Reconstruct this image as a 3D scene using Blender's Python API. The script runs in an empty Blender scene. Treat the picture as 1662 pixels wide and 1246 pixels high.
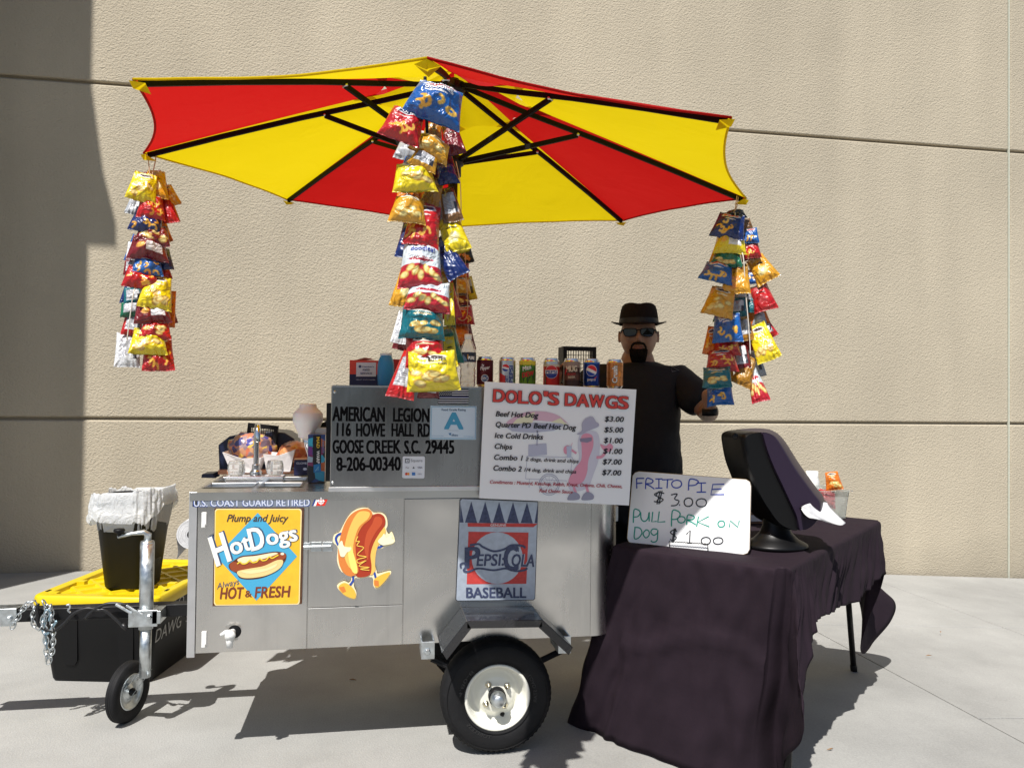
import bpy, bmesh, math, random
import numpy as np
from mathutils import Vector, Matrix, noise
from mathutils.geometry import tessellate_polygon
PI = math.pi; R = math.radians
rnd = random.Random(7)
scene = bpy.context.scene; C = scene.collection

# ---------------------------------------------------------------- camera
CAM = Vector((0, 0, 1.31)); FPX = 1249.0
_th = R(9.9); _p = math.atan(21/1249); _r = .011
Fw = Vector((math.sin(_th)*math.cos(_p), math.cos(_th)*math.cos(_p), math.sin(_p)))
_R0 = Vector((math.cos(_th), -math.sin(_th), 0)); _U0 = _R0.cross(Fw)
Rc = _R0*math.cos(_r) + _U0*math.sin(_r); Uc = _U0*math.cos(_r) - _R0*math.sin(_r)
cam = bpy.data.objects.new('camera', bpy.data.cameras.new('camera')); C.objects.link(cam)
cam.data.sensor_width = 36; cam.data.lens = 36*FPX/1662; cam.data.clip_end = 500; cam.data.clip_start = .05
m3 = Matrix((Rc, Uc, -Fw)).transposed()
cam.matrix_world = Matrix.Translation(CAM) @ m3.to_4x4()
scene.camera = cam
# ---------------------------------------------------------------- light
SUN = Vector((-.335, -.56, 1)).normalized()           # towards the sun
w = bpy.data.worlds.new('World'); scene.world = w; w.use_nodes = True
nt = w.node_tree; bg = nt.nodes['Background']
sky = nt.nodes.new('ShaderNodeTexSky'); sky.sky_type = 'NISHITA'; sky.sun_disc = False
sky.sun_elevation = math.asin(SUN.z); sky.sun_rotation = math.atan2(SUN.x, SUN.y)
nt.links.new(sky.outputs[0], bg.inputs[0]); bg.inputs[1].default_value = .065
sl = bpy.data.lights.new('sun', 'SUN'); sl.energy = 4.9; sl.angle = R(.53); sl.color = (1, .965, .915)
so = bpy.data.objects.new('sun', sl); C.objects.link(so)
so.rotation_euler = SUN.to_track_quat('Z', 'Y').to_euler(); so.location = (-4, -6, 12)
scene.view_settings.view_transform = 'Standard'; scene.view_settings.look = 'None'
scene.view_settings.exposure = .36; scene.view_settings.gamma = 1
# ---------------------------------------------------------------- places: a point of a real plane seen at a photograph position
def ray(x, y): return Fw + Rc*((x-831)/FPX) - Uc*((y-623)/FPX)
def onV(x, y, v): d = ray(x, y); return CAM + d*(v/d.y)
def onH(x, y, z): d = ray(x, y); return CAM + d*((z-CAM.z)/d.z)
def onP(x, y, p, n):
    d = ray(x, y); return CAM + d*((Vector(p)-CAM).dot(n)/d.dot(n))
def gz(x): return -.055*max(0, min(x, 12)-.6)
# ---------------------------------------------------------------- materials
MATS = {}
def srgb(r, g, b):
    f = lambda c: (c/255/12.92 if c/255 <= .04045 else ((c/255+.055)/1.055)**2.4)
    return (f(r), f(g), f(b), 1)
def mat(name, col, rough=.6, metal=0, bump=0, bscale=40, var=0, vscale=8, coat=0, spec=.5, trans=0, ior=1.45, sss=0, rvar=0, wear=None):
    if name in MATS: return MATS[name]
    m = bpy.data.materials.new(name); m.use_nodes = True; MATS[name] = m
    n = m.node_tree.nodes; L = m.node_tree.links; b = n['Principled BSDF']
    c = tuple(col[:3])+(1,)
    b.inputs['Base Color'].default_value = c; b.inputs['Roughness'].default_value = rough
    b.inputs['Metallic'].default_value = metal; b.inputs['Coat Weight'].default_value = coat
    b.inputs['Specular IOR Level'].default_value = spec; b.inputs['IOR'].default_value = ior
    if trans: b.inputs['Transmission Weight'].default_value = trans
    if sss: b.inputs['Subsurface Weight'].default_value = sss; b.inputs['Subsurface Radius'].default_value = (.02, .008, .004)
    tc = n.new('ShaderNodeTexCoord')
    if var or rvar:
        t = n.new('ShaderNodeTexNoise'); t.inputs['Scale'].default_value = vscale; t.inputs['Detail'].default_value = 6
        L.new(tc.outputs['Object'], t.inputs['Vector'])
        if var:
            mr = n.new('ShaderNodeMapRange'); mr.inputs['From Min'].default_value = .3; mr.inputs['From Max'].default_value = .7
            mr.inputs['To Min'].default_value = 1-var; mr.inputs['To Max'].default_value = 1+var*.6
            mx = n.new('ShaderNodeVectorMath'); mx.operation = 'SCALE'; mx.inputs[0].default_value = c[:3]
            L.new(t.outputs['Fac'], mr.inputs['Value']); L.new(mr.outputs[0], mx.inputs['Scale']); L.new(mx.outputs[0], b.inputs['Base Color'])
        if rvar:
            m2 = n.new('ShaderNodeMapRange'); m2.inputs['From Min'].default_value = .3; m2.inputs['From Max'].default_value = .7
            m2.inputs['To Min'].default_value = rough-rvar; m2.inputs['To Max'].default_value = rough+rvar
            L.new(t.outputs['Fac'], m2.inputs['Value']); L.new(m2.outputs[0], b.inputs['Roughness'])
    if bump:
        t = n.new('ShaderNodeTexNoise'); t.inputs['Scale'].default_value = bscale; t.inputs['Detail'].default_value = 4
        L.new(tc.outputs['Object'], t.inputs['Vector'])
        bp = n.new('ShaderNodeBump'); bp.inputs['Strength'].default_value = 1; bp.inputs['Distance'].default_value = bump
        L.new(t.outputs['Fac'], bp.inputs['Height']); L.new(bp.outputs[0], b.inputs['Normal'])
    return m
def ink(r, g, b, rough=.45):
    return mat('print_%d_%d_%d' % (r, g, b), srgb(r, g, b), rough)
# ---------------------------------------------------------------- mesh builder
class MB:
    def __init__(s): s.v = []; s.f = []; s.mi = []; s.mats = []; s.sm = []
    def slot(s, m):
        if m is None: return 0
        if m not in s.mats: s.mats.append(m)
        return s.mats.index(m)
    def add(s, vs, fs, m=None, smooth=False):
        o = len(s.v); s.v += [tuple(v) for v in vs]; k = s.slot(m)
        for f in fs: s.f.append(tuple(i+o for i in f)); s.mi.append(k); s.sm.append(smooth)
    def box(s, a, b, m=None, M=None):
        x0, y0, z0 = a; x1, y1, z1 = b
        vs = [Vector(p) for p in ((x0,y0,z0),(x1,y0,z0),(x1,y1,z0),(x0,y1,z0),(x0,y0,z1),(x1,y0,z1),(x1,y1,z1),(x0,y1,z1))]
        if M: vs = [M @ p for p in vs]
        s.add(vs, [(0,3,2,1),(4,5,6,7),(0,1,5,4),(1,2,6,5),(2,3,7,6),(3,0,4,7)], m)
    def tube(s, pts, r, m=None, n=8, closed=False, cap=True):
        pts = [Vector(p) for p in pts]; N = len(pts); rr = r if isinstance(r, (list, tuple)) else [r]*N
        vs = []; prev = None
        for i, p in enumerate(pts):
            if closed: t = pts[(i+1) % N]-pts[i-1]
            else: t = pts[min(i+1, N-1)]-pts[max(i-1, 0)]
            t.normalize()
            if prev is None:
                a = Vector((0, 0, 1)) if abs(t.z) < .9 else Vector((1, 0, 0)); a = (a-t*a.dot(t)).normalized()
            else: a = (prev-t*prev.dot(t)).normalized()
            prev = a; b = t.cross(a)
            for k in range(n): g = 2*PI*k/n; vs.append(p+(a*math.cos(g)+b*math.sin(g))*rr[i])
        fs = []
        for i in range(N if closed else N-1):
            j = (i+1) % N
            for k in range(n): fs.append((i*n+k, i*n+(k+1) % n, j*n+(k+1) % n, j*n+k))
        if cap and not closed: fs += [tuple(range(n-1, -1, -1)), tuple((N-1)*n+k for k in range(n))]
        s.add(vs, fs, m, True)
    def cyl(s, a, b, r, m=None, n=20, r2=None): s.tube([a, b], [r, r if r2 is None else r2], m, n)
    def lathe(s, prof, c=(0,0,0), axis=(0,0,1), m=None, n=32, sx=1, sy=1, cap=False):
        ax = Vector(axis).normalized(); a = Vector((1,0,0)) if abs(ax.x) < .9 else Vector((0,1,0)); a = (a-ax*a.dot(ax)).normalized(); b = ax.cross(a); c = Vector(c)
        vs = []; 
        for r, h in prof:
            for k in range(n): g = 2*PI*k/n; vs.append(c+ax*h+(a*math.cos(g)*sx+b*math.sin(g)*sy)*r)
        fs = []
        for i in range(len(prof)-1):
            for k in range(n): fs.append((i*n+k, i*n+(k+1) % n, (i+1)*n+(k+1) % n, (i+1)*n+k))
        if cap: fs += [tuple(range(n-1,-1,-1)), tuple((len(prof)-1)*n+k for k in range(n))]
        s.add(vs, fs, m, True)
    def grid(s, fn, nu, nv, m=None, smooth=True):
        vs = [fn(i/nu, j/nv) for j in range(nv+1) for i in range(nu+1)]
        fs = [(j*(nu+1)+i, j*(nu+1)+i+1, (j+1)*(nu+1)+i+1, (j+1)*(nu+1)+i) for j in range(nv) for i in range(nu)]
        s.add(vs, fs, m, smooth)
    def prism(s, poly, off, m=None):
        """polygon (3-D points) extruded by vector off"""
        p = [Vector(q) for q in poly]; n = len(p); off = Vector(off)
        s.add(p+[q+off for q in p], [tuple(range(n)), tuple(range(2*n-1, n-1, -1))]+[(i, i+n, (i+1) % n+n, (i+1) % n) for i in range(n)], m)
    def build(s, name, m=None, parent=None, bevel=0, seg=2, label=None, wn=False, fixn=True):
        me = bpy.data.meshes.new(name); me.from_pydata(s.v, [], s.f)
        ms = s.mats if s.mats else [m]
        for q in ms: me.materials.append(q)
        if s.mats: me.polygons.foreach_set('material_index', s.mi)
        me.polygons.foreach_set('use_smooth', s.sm); 
        if fixn:
            bm = bmesh.new(); bm.from_mesh(me); bmesh.ops.recalc_face_normals(bm, faces=bm.faces); bm.to_mesh(me); bm.free()
        me.update()
        o = bpy.data.objects.new(name, me); C.objects.link(o)
        if parent:
            o.parent = parent; o.matrix_parent_inverse = PINV[parent.name]
        if bevel:
            b = o.modifiers.new('bevel', 'BEVEL'); b.width = bevel; b.segments = seg; b.limit_method = 'ANGLE'; b.angle_limit = R(40)
            me.polygons.foreach_set('use_smooth', [True]*len(me.polygons)); b.harden_normals = True
        if label: o['label'] = label
        PINV[o.name] = Matrix.Identity(4)
        return o
PINV = {}
def tag(o, label, cat, group=None, kind=None):
    if label: o['label'] = label
    if cat: o['category'] = cat
    if group: o['group'] = group
    if kind: o['kind'] = kind
    return o
def thing(name, label, cat, loc=(0,0,0), group=None):
    o = bpy.data.objects.new(name, None); C.objects.link(o); o.location = loc; o.empty_display_size = .1
    PINV[o.name] = Matrix.Translation(Vector(loc)).inverted()
    return tag(o, label, cat, group)
# ---------------------------------------------------------------- text and flat print
_tx = {}
def text_raw(s, bold=0.0):
    k = (s, bold)
    if k in _tx: return _tx[k]
    cu = bpy.data.curves.new('t', 'FONT'); cu.body = s; cu.resolution_u = 3; cu.offset = bold; cu.fill_mode = 'FRONT'
    o = bpy.data.objects.new('t', cu); C.objects.link(o)
    dg = bpy.context.evaluated_depsgraph_get(); dg.update()
    me = bpy.data.meshes.new_from_object(o.evaluated_get(dg))
    v = [(p.co.x, p.co.y) for p in me.vertices]; f = [tuple(p.vertices) for p in me.polygons]
    bpy.data.objects.remove(o); bpy.data.curves.remove(cu); bpy.data.meshes.remove(me)
    _tx[k] = (v, f); return _tx[k]
def cap_h():
    v, f = text_raw('H'); return max(p[1] for p in v)
class Art:
    """flat print: shapes in the 2-D coordinates of fn(x, y, layer) -> point"""
    def __init__(s, fn, sub=0, up=-1): s.fn = fn; s.mb = MB(); s.sub = sub; s.up = up; s.lay = 1
    def tri(s, v, f, m, layer):
        if s.sub:
            bm = bmesh.new(); vv = [bm.verts.new((x, y, 0)) for x, y in v]
            for q in f:
                try: bm.faces.new([vv[i] for i in q])
                except ValueError: pass
            bmesh.ops.triangulate(bm, faces=bm.faces)
            for _ in range(6):
                e = [e for e in bm.edges if e.calc_length() > s.sub]
                if not e: break
                bmesh.ops.subdivide_edges(bm, edges=e, cuts=1); bmesh.ops.triangulate(bm, faces=bm.faces)
            bm.verts.index_update(); v = [(q.co.x, q.co.y) for q in bm.verts]; f = [tuple(a.index for a in q.verts) for q in bm.faces]; bm.free()
        s.mb.add([s.fn(x, y, layer) for x, y in v], f, m)
    def poly(s, pts, m, layer=None):
        layer = s.lay if layer is None else layer
        t = tessellate_polygon([[Vector((x, y, 0)) for x, y in pts]])
        s.tri(pts, t, m, layer)
    def rect(s, x0, y0, x1, y1, m, layer=None): s.poly([(x0,y0),(x1,y0),(x1,y1),(x0,y1)], m, layer)
    def ell(s, cx, cy, rx, ry, m, layer=None, a=0, n=28, a0=0, a1=360):
        ca, sa = math.cos(R(a)), math.sin(R(a)); P = []
        for k in range(n+1 if a1-a0 < 360 else n):
            g = R(a0+(a1-a0)*k/n); x, y = rx*math.cos(g), ry*math.sin(g); P.append((cx+x*ca-y*sa, cy+x*sa+y*ca))
        s.poly(P, m, layer)
    def line(s, pts, wd, m, layer=None, closed=False):
        layer = s.lay if layer is None else layer
        n = len(pts); vs = []; 
        for i, (x, y) in enumerate(pts):
            a = pts[i-1] if (i or closed) else pts[i]; b = pts[(i+1) % n] if (i < n-1 or closed) else pts[i]
            dx, dy = b[0]-a[0], b[1]-a[1]; l = math.hypot(dx, dy) or 1; w_ = wd[i] if isinstance(wd, list) else wd
            vs += [(x-dy/l*w_/2, y+dx/l*w_/2), (x+dy/l*w_/2, y-dx/l*w_/2)]
        fs = [(2*i, 2*i+1, (2*i+3) % (2*n), (2*i+2) % (2*n)) for i in range(n if closed else n-1)]
        s.tri(vs, fs, m, layer)
    def text(s, st, x0, y0, x1, y1, h, m, layer=None, bold=0.0, shear=0.0, tilt=True):
        """baseline from (x0,y0) to (x1,y1), capital height h"""
        layer = s.lay if layer is None else layer
        e_ = bold; v, f = text_raw(st, 0); a = min(p[0] for p in v); b = max(p[0] for p in v); ch = cap_h()
        dx, dy = x1-x0, y1-y0; l = math.hypot(dx, dy); ux, uy = dx/l, dy/l; px_, py_ = (-uy, ux) if s.up > 0 else (uy, -ux)
        out = []
        for x, y in v:
            q = y/ch*h; t = (x-a)/(b-a)*l + q*shear
            out.append((x0+ux*t+px_*q, y0+uy*t+py_*q))
        s.tri(out, f, m, layer)
        if e_:
            w1 = e_*h
            for sx_, sy_, lx in ((-1, .6, .2), (1, -.6, .4), (1, .6, .6), (-1, -.6, .8)): s.tri([(x+ux*w1*sx_+px_*w1*sy_, y+uy*w1*sx_+py_*w1*sy_) for x, y in out], f, m, layer+lx)
    def build(s, name, parent=None, **k): return s.mb.build(name, None, parent, fixn=False, **k)
def planeV(v, dl=.0005): return lambda x, y, l: onV(x, y, v-dl*l)
def planeP(p, n, dl=.0005):
    n = Vector(n).normalized(); return lambda x, y, l: onP(x, y, Vector(p)+n*dl*l, n)
def curve(pts, n=6, closed=False):
    """Catmull-Rom through pts (tuples of any size)"""
    P = [np.array(p, float) for p in pts]; out = []; N = len(P)
    for i in range(N if closed else N-1):
        if closed: a, b, c, d = P[i-1], P[i], P[(i+1) % N], P[(i+2) % N]
        else: a, b, c, d = P[max(i-1,0)], P[i], P[i+1], P[min(i+2,N-1)]
        for k in range(n):
            t = k/n; out.append(tuple(.5*((2*b)+(-a+c)*t+(2*a-5*b+4*c-d)*t*t+(-a+3*b-3*c+d)*t**3)))
    if not closed: out.append(tuple(P[-1]))
    return out
# common materials
BLACK = mat('black_plastic', (.007,.007,.0075), .5, bump=.0005, bscale=300, spec=.25)
BLKMET = mat('black_painted_steel', (.009,.009,.010), .45, rvar=.1, vscale=30, spec=.3)
def steel(name, col, rough, warp):
    m = mat(name, col, rough, 1); n = m.node_tree.nodes; L = m.node_tree.links; b = n['Principled BSDF']; tc = [x for x in n if x.type == 'TEX_COORD'][0]
    def nz(sc, vec, det=4, dist=0):
        mp = n.new('ShaderNodeMapping'); mp.inputs['Scale'].default_value = vec; L.new(tc.outputs['Object'], mp.inputs[0]); t = n.new('ShaderNodeTexNoise'); t.inputs['Scale'].default_value = sc; t.inputs['Detail'].default_value = det; t.inputs['Distortion'].default_value = dist; L.new(mp.outputs[0], t.inputs[0]); return t.outputs['Fac']
    def mr(s_, a, b_, c, d):
        q = n.new('ShaderNodeMapRange'); q.inputs[1].default_value = a; q.inputs[2].default_value = b_; q.inputs[3].default_value = c; q.inputs[4].default_value = d; L.new(s_, q.inputs[0]); return q.outputs[0]
    def op(o_, a, b_):
        q = n.new('ShaderNodeMath'); q.operation = o_; L.new(a, q.inputs[0])
        if isinstance(b_, float): q.inputs[1].default_value = b_
        else: L.new(b_, q.inputs[1])
        return q.outputs[0]
    grain = nz(6, (40, 1, 1.2), 5); smear = nz(2.2, (1, 1, .7), 6, 1.5); run = nz(3, (9, 1, .6), 4); big = nz(1.6, (1, 1, 1), 2)
    f = op('MULTIPLY', op('MULTIPLY', mr(grain, .3, .7, .975, 1.02), mr(smear, .38, .68, .88, 1.06)), mr(run, .60, .75, 1, .93))
    s = n.new('ShaderNodeVectorMath'); s.operation = 'SCALE'; s.inputs[0].default_value = col; L.new(f, s.inputs['Scale']); L.new(s.outputs[0], b.inputs['Base Color'])
    L.new(op('ADD', mr(smear, .35, .65, rough+.07, rough-.07), mr(grain, .3, .7, -.012, .012)), b.inputs['Roughness'])
    h = op('ADD', op('MULTIPLY', big, warp), op('MULTIPLY', grain, .00004)); bp = n.new('ShaderNodeBump'); bp.inputs['Distance'].default_value = 1; bp.inputs['Strength'].default_value = 1; L.new(h, bp.inputs['Height']); L.new(bp.outputs[0], b.inputs['Normal'])
    return m
STEEL = steel('brushed_stainless_steel', (.66,.65,.63), .27, .022)
STEELB = steel('stainless_steel_upper_box', (.45,.455,.46), .24, .010)
GALV = mat('galvanised_steel', (.62,.66,.68), .38, 1, var=.2, vscale=45, rvar=.12)
CHROME = mat('chrome', (.8,.8,.82), .12, 1)
ALU = mat('aluminium_angle', (.72,.72,.73), .38, .9, var=.1, vscale=12)
WHITEP = mat('white_plastic', (.78,.78,.76), .35, var=.05)
RUBBER = mat('tyre_rubber', (.010,.010,.011), .68, var=.25, vscale=20, bump=.001, bscale=80, spec=.3)
# ================================================================= SETTING
def ground_mat():
    m = mat('broom_finished_concrete', (.345,.342,.325), .85, var=.06, vscale=2.2, bump=.002, bscale=150)
    n = m.node_tree.nodes; L = m.node_tree.links; b = n['Principled BSDF']; tc = [x for x in n if x.type == 'TEX_COORD'][0]
    old = b.inputs['Base Color'].links[0].from_socket
    t1 = n.new('ShaderNodeTexNoise'); t1.inputs['Scale'].default_value = .9; t1.inputs['Detail'].default_value = 8; t1.inputs['Roughness'].default_value = .65
    t2 = n.new('ShaderNodeTexNoise'); t2.inputs['Scale'].default_value = 140; t2.inputs['Detail'].default_value = 3
    t3 = n.new('ShaderNodeTexVoronoi'); t3.inputs['Scale'].default_value = 9
    geo = n.new('ShaderNodeNewGeometry')
    for t in (t1, t2, t3): L.new(geo.outputs['Position'], t.inputs['Vector'])
    def mr(s, a, b_, c, d):
        q = n.new('ShaderNodeMapRange'); q.inputs[1].default_value = a; q.inputs[2].default_value = b_; q.inputs[3].default_value = c; q.inputs[4].default_value = d; L.new(s, q.inputs[0]); return q.outputs[0]
    def mul(a, b_):
        q = n.new('ShaderNodeMath'); q.operation = 'MULTIPLY'; L.new(a, q.inputs[0]); L.new(b_, q.inputs[1]); return q.outputs[0]
    f = mul(mul(mr(t1.outputs['Fac'], .35, .65, .82, 1.09), mr(t2.outputs['Fac'], .3, .7, .9, 1.08)), mr(t3.outputs['Distance'], .0, .035, .72, 1))
    s = n.new('ShaderNodeVectorMath'); s.operation = 'SCALE'; L.new(old, s.inputs[0]); L.new(f, s.inputs['Scale']); L.new(s.outputs[0], b.inputs['Base Color'])
    return m
CONC = ground_mat()
def sheet(x0, x1, y0, y1, dz, n=1):
    g = MB(); xs = sorted(set([x0, x1]+[x for x in (.6, 12) if x0 < x < x1]))
    vs = []; fs = []
    for x in xs: vs += [(x, y0, gz(x)+dz), (x, y1, gz(x)+dz)]
    for i in range(len(xs)-1): fs.append((2*i, 2*i+2, 2*i+3, 2*i+1))
    g.add(vs, fs); return g
earth = mat('joint_dirt', (.12,.11,.095), .95, var=.3, vscale=20)
gr = sheet(-60, 60, -60, 60, -.03).build('ground', earth); gr['kind'] = 'structure'
def slab(x0, x1, y0, y1):
    top = []; xs = sorted(set([x0, x1]+[x for x in (.6, 12) if x0 < x < x1])); q = .004; g = MB()
    vs = []; k = len(xs)
    for x in xs:
        for y in (y0, y1): vs.append((x, y, gz(x)))
    for x in xs:
        for y in (y0, y1): vs.append((x, y, gz(x)-.1))
    fs = []
    for i in range(k-1): fs += [(2*i, 2*i+2, 2*i+3, 2*i+1), (2*i+2*k, 2*i, 2*i+1, 2*i+2*k+1)] if 0 else [(2*i, 2*i+2, 2*i+3, 2*i+1), (2*k+2*i, 2*k+2*i+2, 2*i+2, 2*i), (2*i+1, 2*i+3, 2*k+2*i+3, 2*k+2*i+1)]
    fs += [(0, 1, 2*k+1, 2*k), (2*k-2, 4*k-2, 4*k-1, 2*k-1)]
    g.add(vs, fs); return g.build('concrete_slab', CONC, gr, bevel=.004, seg=1)
XJ = [2.69, 4.15, 5.61, 7.07, 8.53, 9.99]; YJ = [-2.77, -1.3, .16, 1.62, 3.08, 4.53, 6.118]
gp = .004
for i in range(len(XJ)-1):
    for j in range(len(YJ)-1): slab(XJ[i]+gp, XJ[i+1]-gp, YJ[j]+gp, YJ[j+1]-gp)
slab(-4.6, 2.69-gp, -2.77+gp, 6.118)
slab(-16, -4.608, -2.77+gp, 6.118); slab(10, 24, -2.77+gp, 6.118)
lot = sheet(-50, 50, -50, -2.775, -.012).build('added_parking_lot', mat('asphalt', (.05,.05,.052), .9, var=.25, vscale=6, bump=.004, bscale=90)); lot['kind'] = 'structure'  # unseen dark paving added behind the camera, darkens what the steel mirrors
# unseen dark foliage added behind the camera to darken the steel's reflections
hq = MB(); 
for k in range(9):
    cx_ = -34+k*8.3; cy_ = -27+2*math.sin(k*2.3); hh = 3.4+1.3*math.sin(k*1.9)
    def hf(u, v, cx_=cx_, cy_=cy_, hh=hh):
        th, ph = u*2*PI, v*PI/2; d = Vector((math.cos(th)*math.cos(ph), math.sin(th)*math.cos(ph), math.sin(ph)))
        kk_ = 1+.25*noise.noise(d*3+Vector((cx_,0,0)))+.15*noise.noise(d*9); return Vector((cx_+d.x*5.4*kk_, cy_+d.y*2.4*kk_, -.7+d.z*hh*kk_))
    hq.grid(hf, 40, 16)
hd_ = hq.build('added_hedge', mat('hedge_leaves', (.035,.055,.02), .8, var=.5, vscale=3, bump=.1, bscale=6), fixn=False); hd_['kind'] = 'stuff'; hd_['label'] = 'unseen dark green foliage mass added behind the camera to darken the steel reflections'; hd_['category'] = 'added_hedge'


def stucco():
    m = mat('painted_stucco', (.47,.412,.312), .9, var=.05, vscale=.8)
    n = m.node_tree.nodes; L = m.node_tree.links; b = n['Principled BSDF']
    geo = n.new('ShaderNodeNewGeometry'); mp = n.new('ShaderNodeMapping'); mp.inputs['Scale'].default_value = (1, 1, 1.25)
    L.new(geo.outputs['Position'], mp.inputs[0])
    a = n.new('ShaderNodeTexNoise'); a.inputs['Scale'].default_value = 62; a.inputs['Detail'].default_value = 5; a.inputs['Roughness'].default_value = .6
    v = n.new('ShaderNodeTexVoronoi'); v.inputs['Scale'].default_value = 80; v.feature = 'SMOOTH_F1'
    L.new(mp.outputs[0], a.inputs['Vector']); L.new(mp.outputs[0], v.inputs['Vector'])
    ad = n.new('ShaderNodeMath'); ad.operation = 'MULTIPLY_ADD'; ad.inputs[1].default_value = .5
    L.new(v.outputs['Distance'], ad.inputs[0]); L.new(a.outputs['Fac'], ad.inputs[2])
    bp = n.new('ShaderNodeBump'); bp.inputs['Strength'].default_value = .7; bp.inputs['Distance'].default_value = .0095
    L.new(ad.outputs[0], bp.inputs['Height']); L.new(bp.outputs[0], b.inputs['Normal'])
    old = b.inputs['Base Color'].links[0].from_socket
    t = n.new('ShaderNodeTexNoise'); t.inputs['Scale'].default_value = .7; t.inputs['Detail'].default_value = 7; L.new(geo.outputs['Position'], t.inputs['Vector'])
    # faint run-off streaks down the wall
    mp2 = n.new('ShaderNodeMapping'); mp2.inputs['Scale'].default_value = (3.5, 1, .25); L.new(geo.outputs['Position'], mp2.inputs[0])
    t2 = n.new('ShaderNodeTexNoise'); t2.inputs['Scale'].default_value = 1; t2.inputs['Detail'].default_value = 5; L.new(mp2.outputs[0], t2.inputs['Vector'])
    def mr(s_, a_, b_, c, d):
        q = n.new('ShaderNodeMapRange'); q.inputs[1].default_value = a_; q.inputs[2].default_value = b_; q.inputs[3].default_value = c; q.inputs[4].default_value = d; L.new(s_, q.inputs[0]); return q.outputs[0]
    mu = n.new('ShaderNodeMath'); mu.operation = 'MULTIPLY'
    sx = n.new('ShaderNodeSeparateXYZ'); L.new(geo.outputs['Position'], sx.inputs[0])
    zz = n.new('ShaderNodeMath'); zz.operation = 'MULTIPLY_ADD'; zz.inputs[1].default_value = .9; L.new(t.outputs['Fac'], zz.inputs[0]); L.new(sx.outputs['Z'], zz.inputs[2])
    dirt = n.new('ShaderNodeMath'); dirt.operation = 'MULTIPLY'; L.new(mr(t.outputs['Fac'], .35, .65, .93, 1.05), dirt.inputs[0]); L.new(mr(zz.outputs[0], .15, .62, .80, 1), dirt.inputs[1])
    L.new(dirt.outputs[0], mu.inputs[0]); L.new(mr(t2.outputs['Fac'], .35, .7, .95, 1.03), mu.inputs[1])
    s = n.new('ShaderNodeVectorMath'); s.operation = 'SCALE'; L.new(old, s.inputs[0]); L.new(mu.outputs[0], s.inputs['Scale']); L.new(s.outputs[0], b.inputs['Base Color'])
    return m
STU = stucco()
WY = 6.15
wall = thing('building_wall', 'tall beige stucco building wall with grooved panel joints behind the food cart', 'wall', (1, WY, 0))
rows = [(-.6, 1.105), (1.124, 3.607), (3.626, 5.4), (5.42, 9.5)]
cols = [(-5.2, 5.685), (5.703, 14)]
WMB = MB(); WMB.box((-5.2, WY+.035, -.6), (14, WY+.4, 9.5)); WMB.build('wall_backing', mat('groove_paint', (.38,.33,.25), .9), wall)
for a, b in rows:
    for c, d in cols:
        q = MB(); q.box((c, WY, a), (d, WY+.05, b)); q.build('wall_panel', STU, wall, bevel=.014, seg=1)
q = MB(); q.box((5.688, WY+.006, -.6), (5.700, WY+.04, 9.5)); q.build('joint_sealant', mat('pale_sealant', (.55,.56,.47), .6, bump=.002, bscale=60), wall)
# wing of the building beside the view: it throws the shadow on the left of the wall
wing = thing('building_wing', 'beige projecting wing of the building at the left, out of view, shading the wall', 'building', (-3.5, 5, 0))
DD = 2.0
du = DD*SUN.x/SUN.y; dz = DD/(-SUN.y)*SUN.z
def wallshade(px, py):
    p = onV(px, py, WY); return (p.x-du, WY-DD, p.z+dz)
e1 = wallshade(148, 60); e2 = wallshade(142, 600)
q = MB(); xe = (e1[0]+e2[0])/2
q.box((xe-1.2, WY-DD, -.3), (xe, WY-.001, 9.4)); q.build('wall_block', STU, wing)
a = wallshade(150, 140); b = wallshade(168, 280); c = wallshade(189, 365); d = wallshade(189, 402); e = wallshade(140, 402)
q = MB(); q.prism([(xe+.001, a[1], a[2]), (b[0], b[1], b[2]), (c[0], c[1], c[2]), (d[0], d[1], d[2]), (xe+.001, d[1], d[2])], (0, .35, 0)); q.build('bracket', STU, wing)  # unseen wedge, shaped only to cast the bulge in the wall's shadow

# ================================================================= CART
VF = 2.87
cart = thing('hot_dog_cart', 'stainless steel hot dog cart trailer with sink, upper box, black fender and white-rimmed wheel', 'food cart', (.15, 3.15, 0))
X0, X1, Y1c, ZB, ZT = -.640, .950, 3.45, .397, .965
RC = .135
q = MB(); q.box((X0, VF+.004, ZB), (X1-RC-.002, Y1c, ZT-.03)); q.box((X1-RC-.003, VF+RC+.002, ZB), (X1-.004, Y1c, ZT-.03)); q.build('body', STEEL, cart)
def crn(u, v):
    g = u*PI/2; return Vector((X1-RC+RC*math.sin(g), VF-.004+RC*(1-math.cos(g)), ZB+.001+v*(ZT-.035-ZB)))
q = MB(); q.grid(crn, 14, 3); q.build('corner_panel', STEEL, cart, fixn=False)
def fpanel(name, px0, px1, z0, z1, dv=.004, m=STEEL, x0=None, x1=None):
    x0 = onV(px0, 900, VF).x if x0 is None else x0; x1 = onV(px1, 900, VF).x if x1 is None else x1
    q = MB(); q.box((x0, VF-dv, z0), (x1, VF+.0035, z1)); return q.build(name, m, cart, bevel=.0015)
s1 = onV(500.5, 900, VF).x; s2 = onV(655, 900, VF).x; zseam = onV(578, 983, VF).z
fpanel('side_panel', 0, 0, ZB+.001, ZT-.035, x0=X0+.022, x1=s1-.0015)
dr = fpanel('door', 0, 0, zseam+.0015, ZT-.028, x0=s1+.0015, x1=s2-.0015, dv=.006)
fpanel('lower_panel', 0, 0, ZB+.001, zseam-.0015, x0=s1+.0015, x1=s2-.0015)
fpanel('side_panel', 0, 0, ZB+.001, ZT-.035, x0=s2+.0015, x1=X1-RC)
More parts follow.
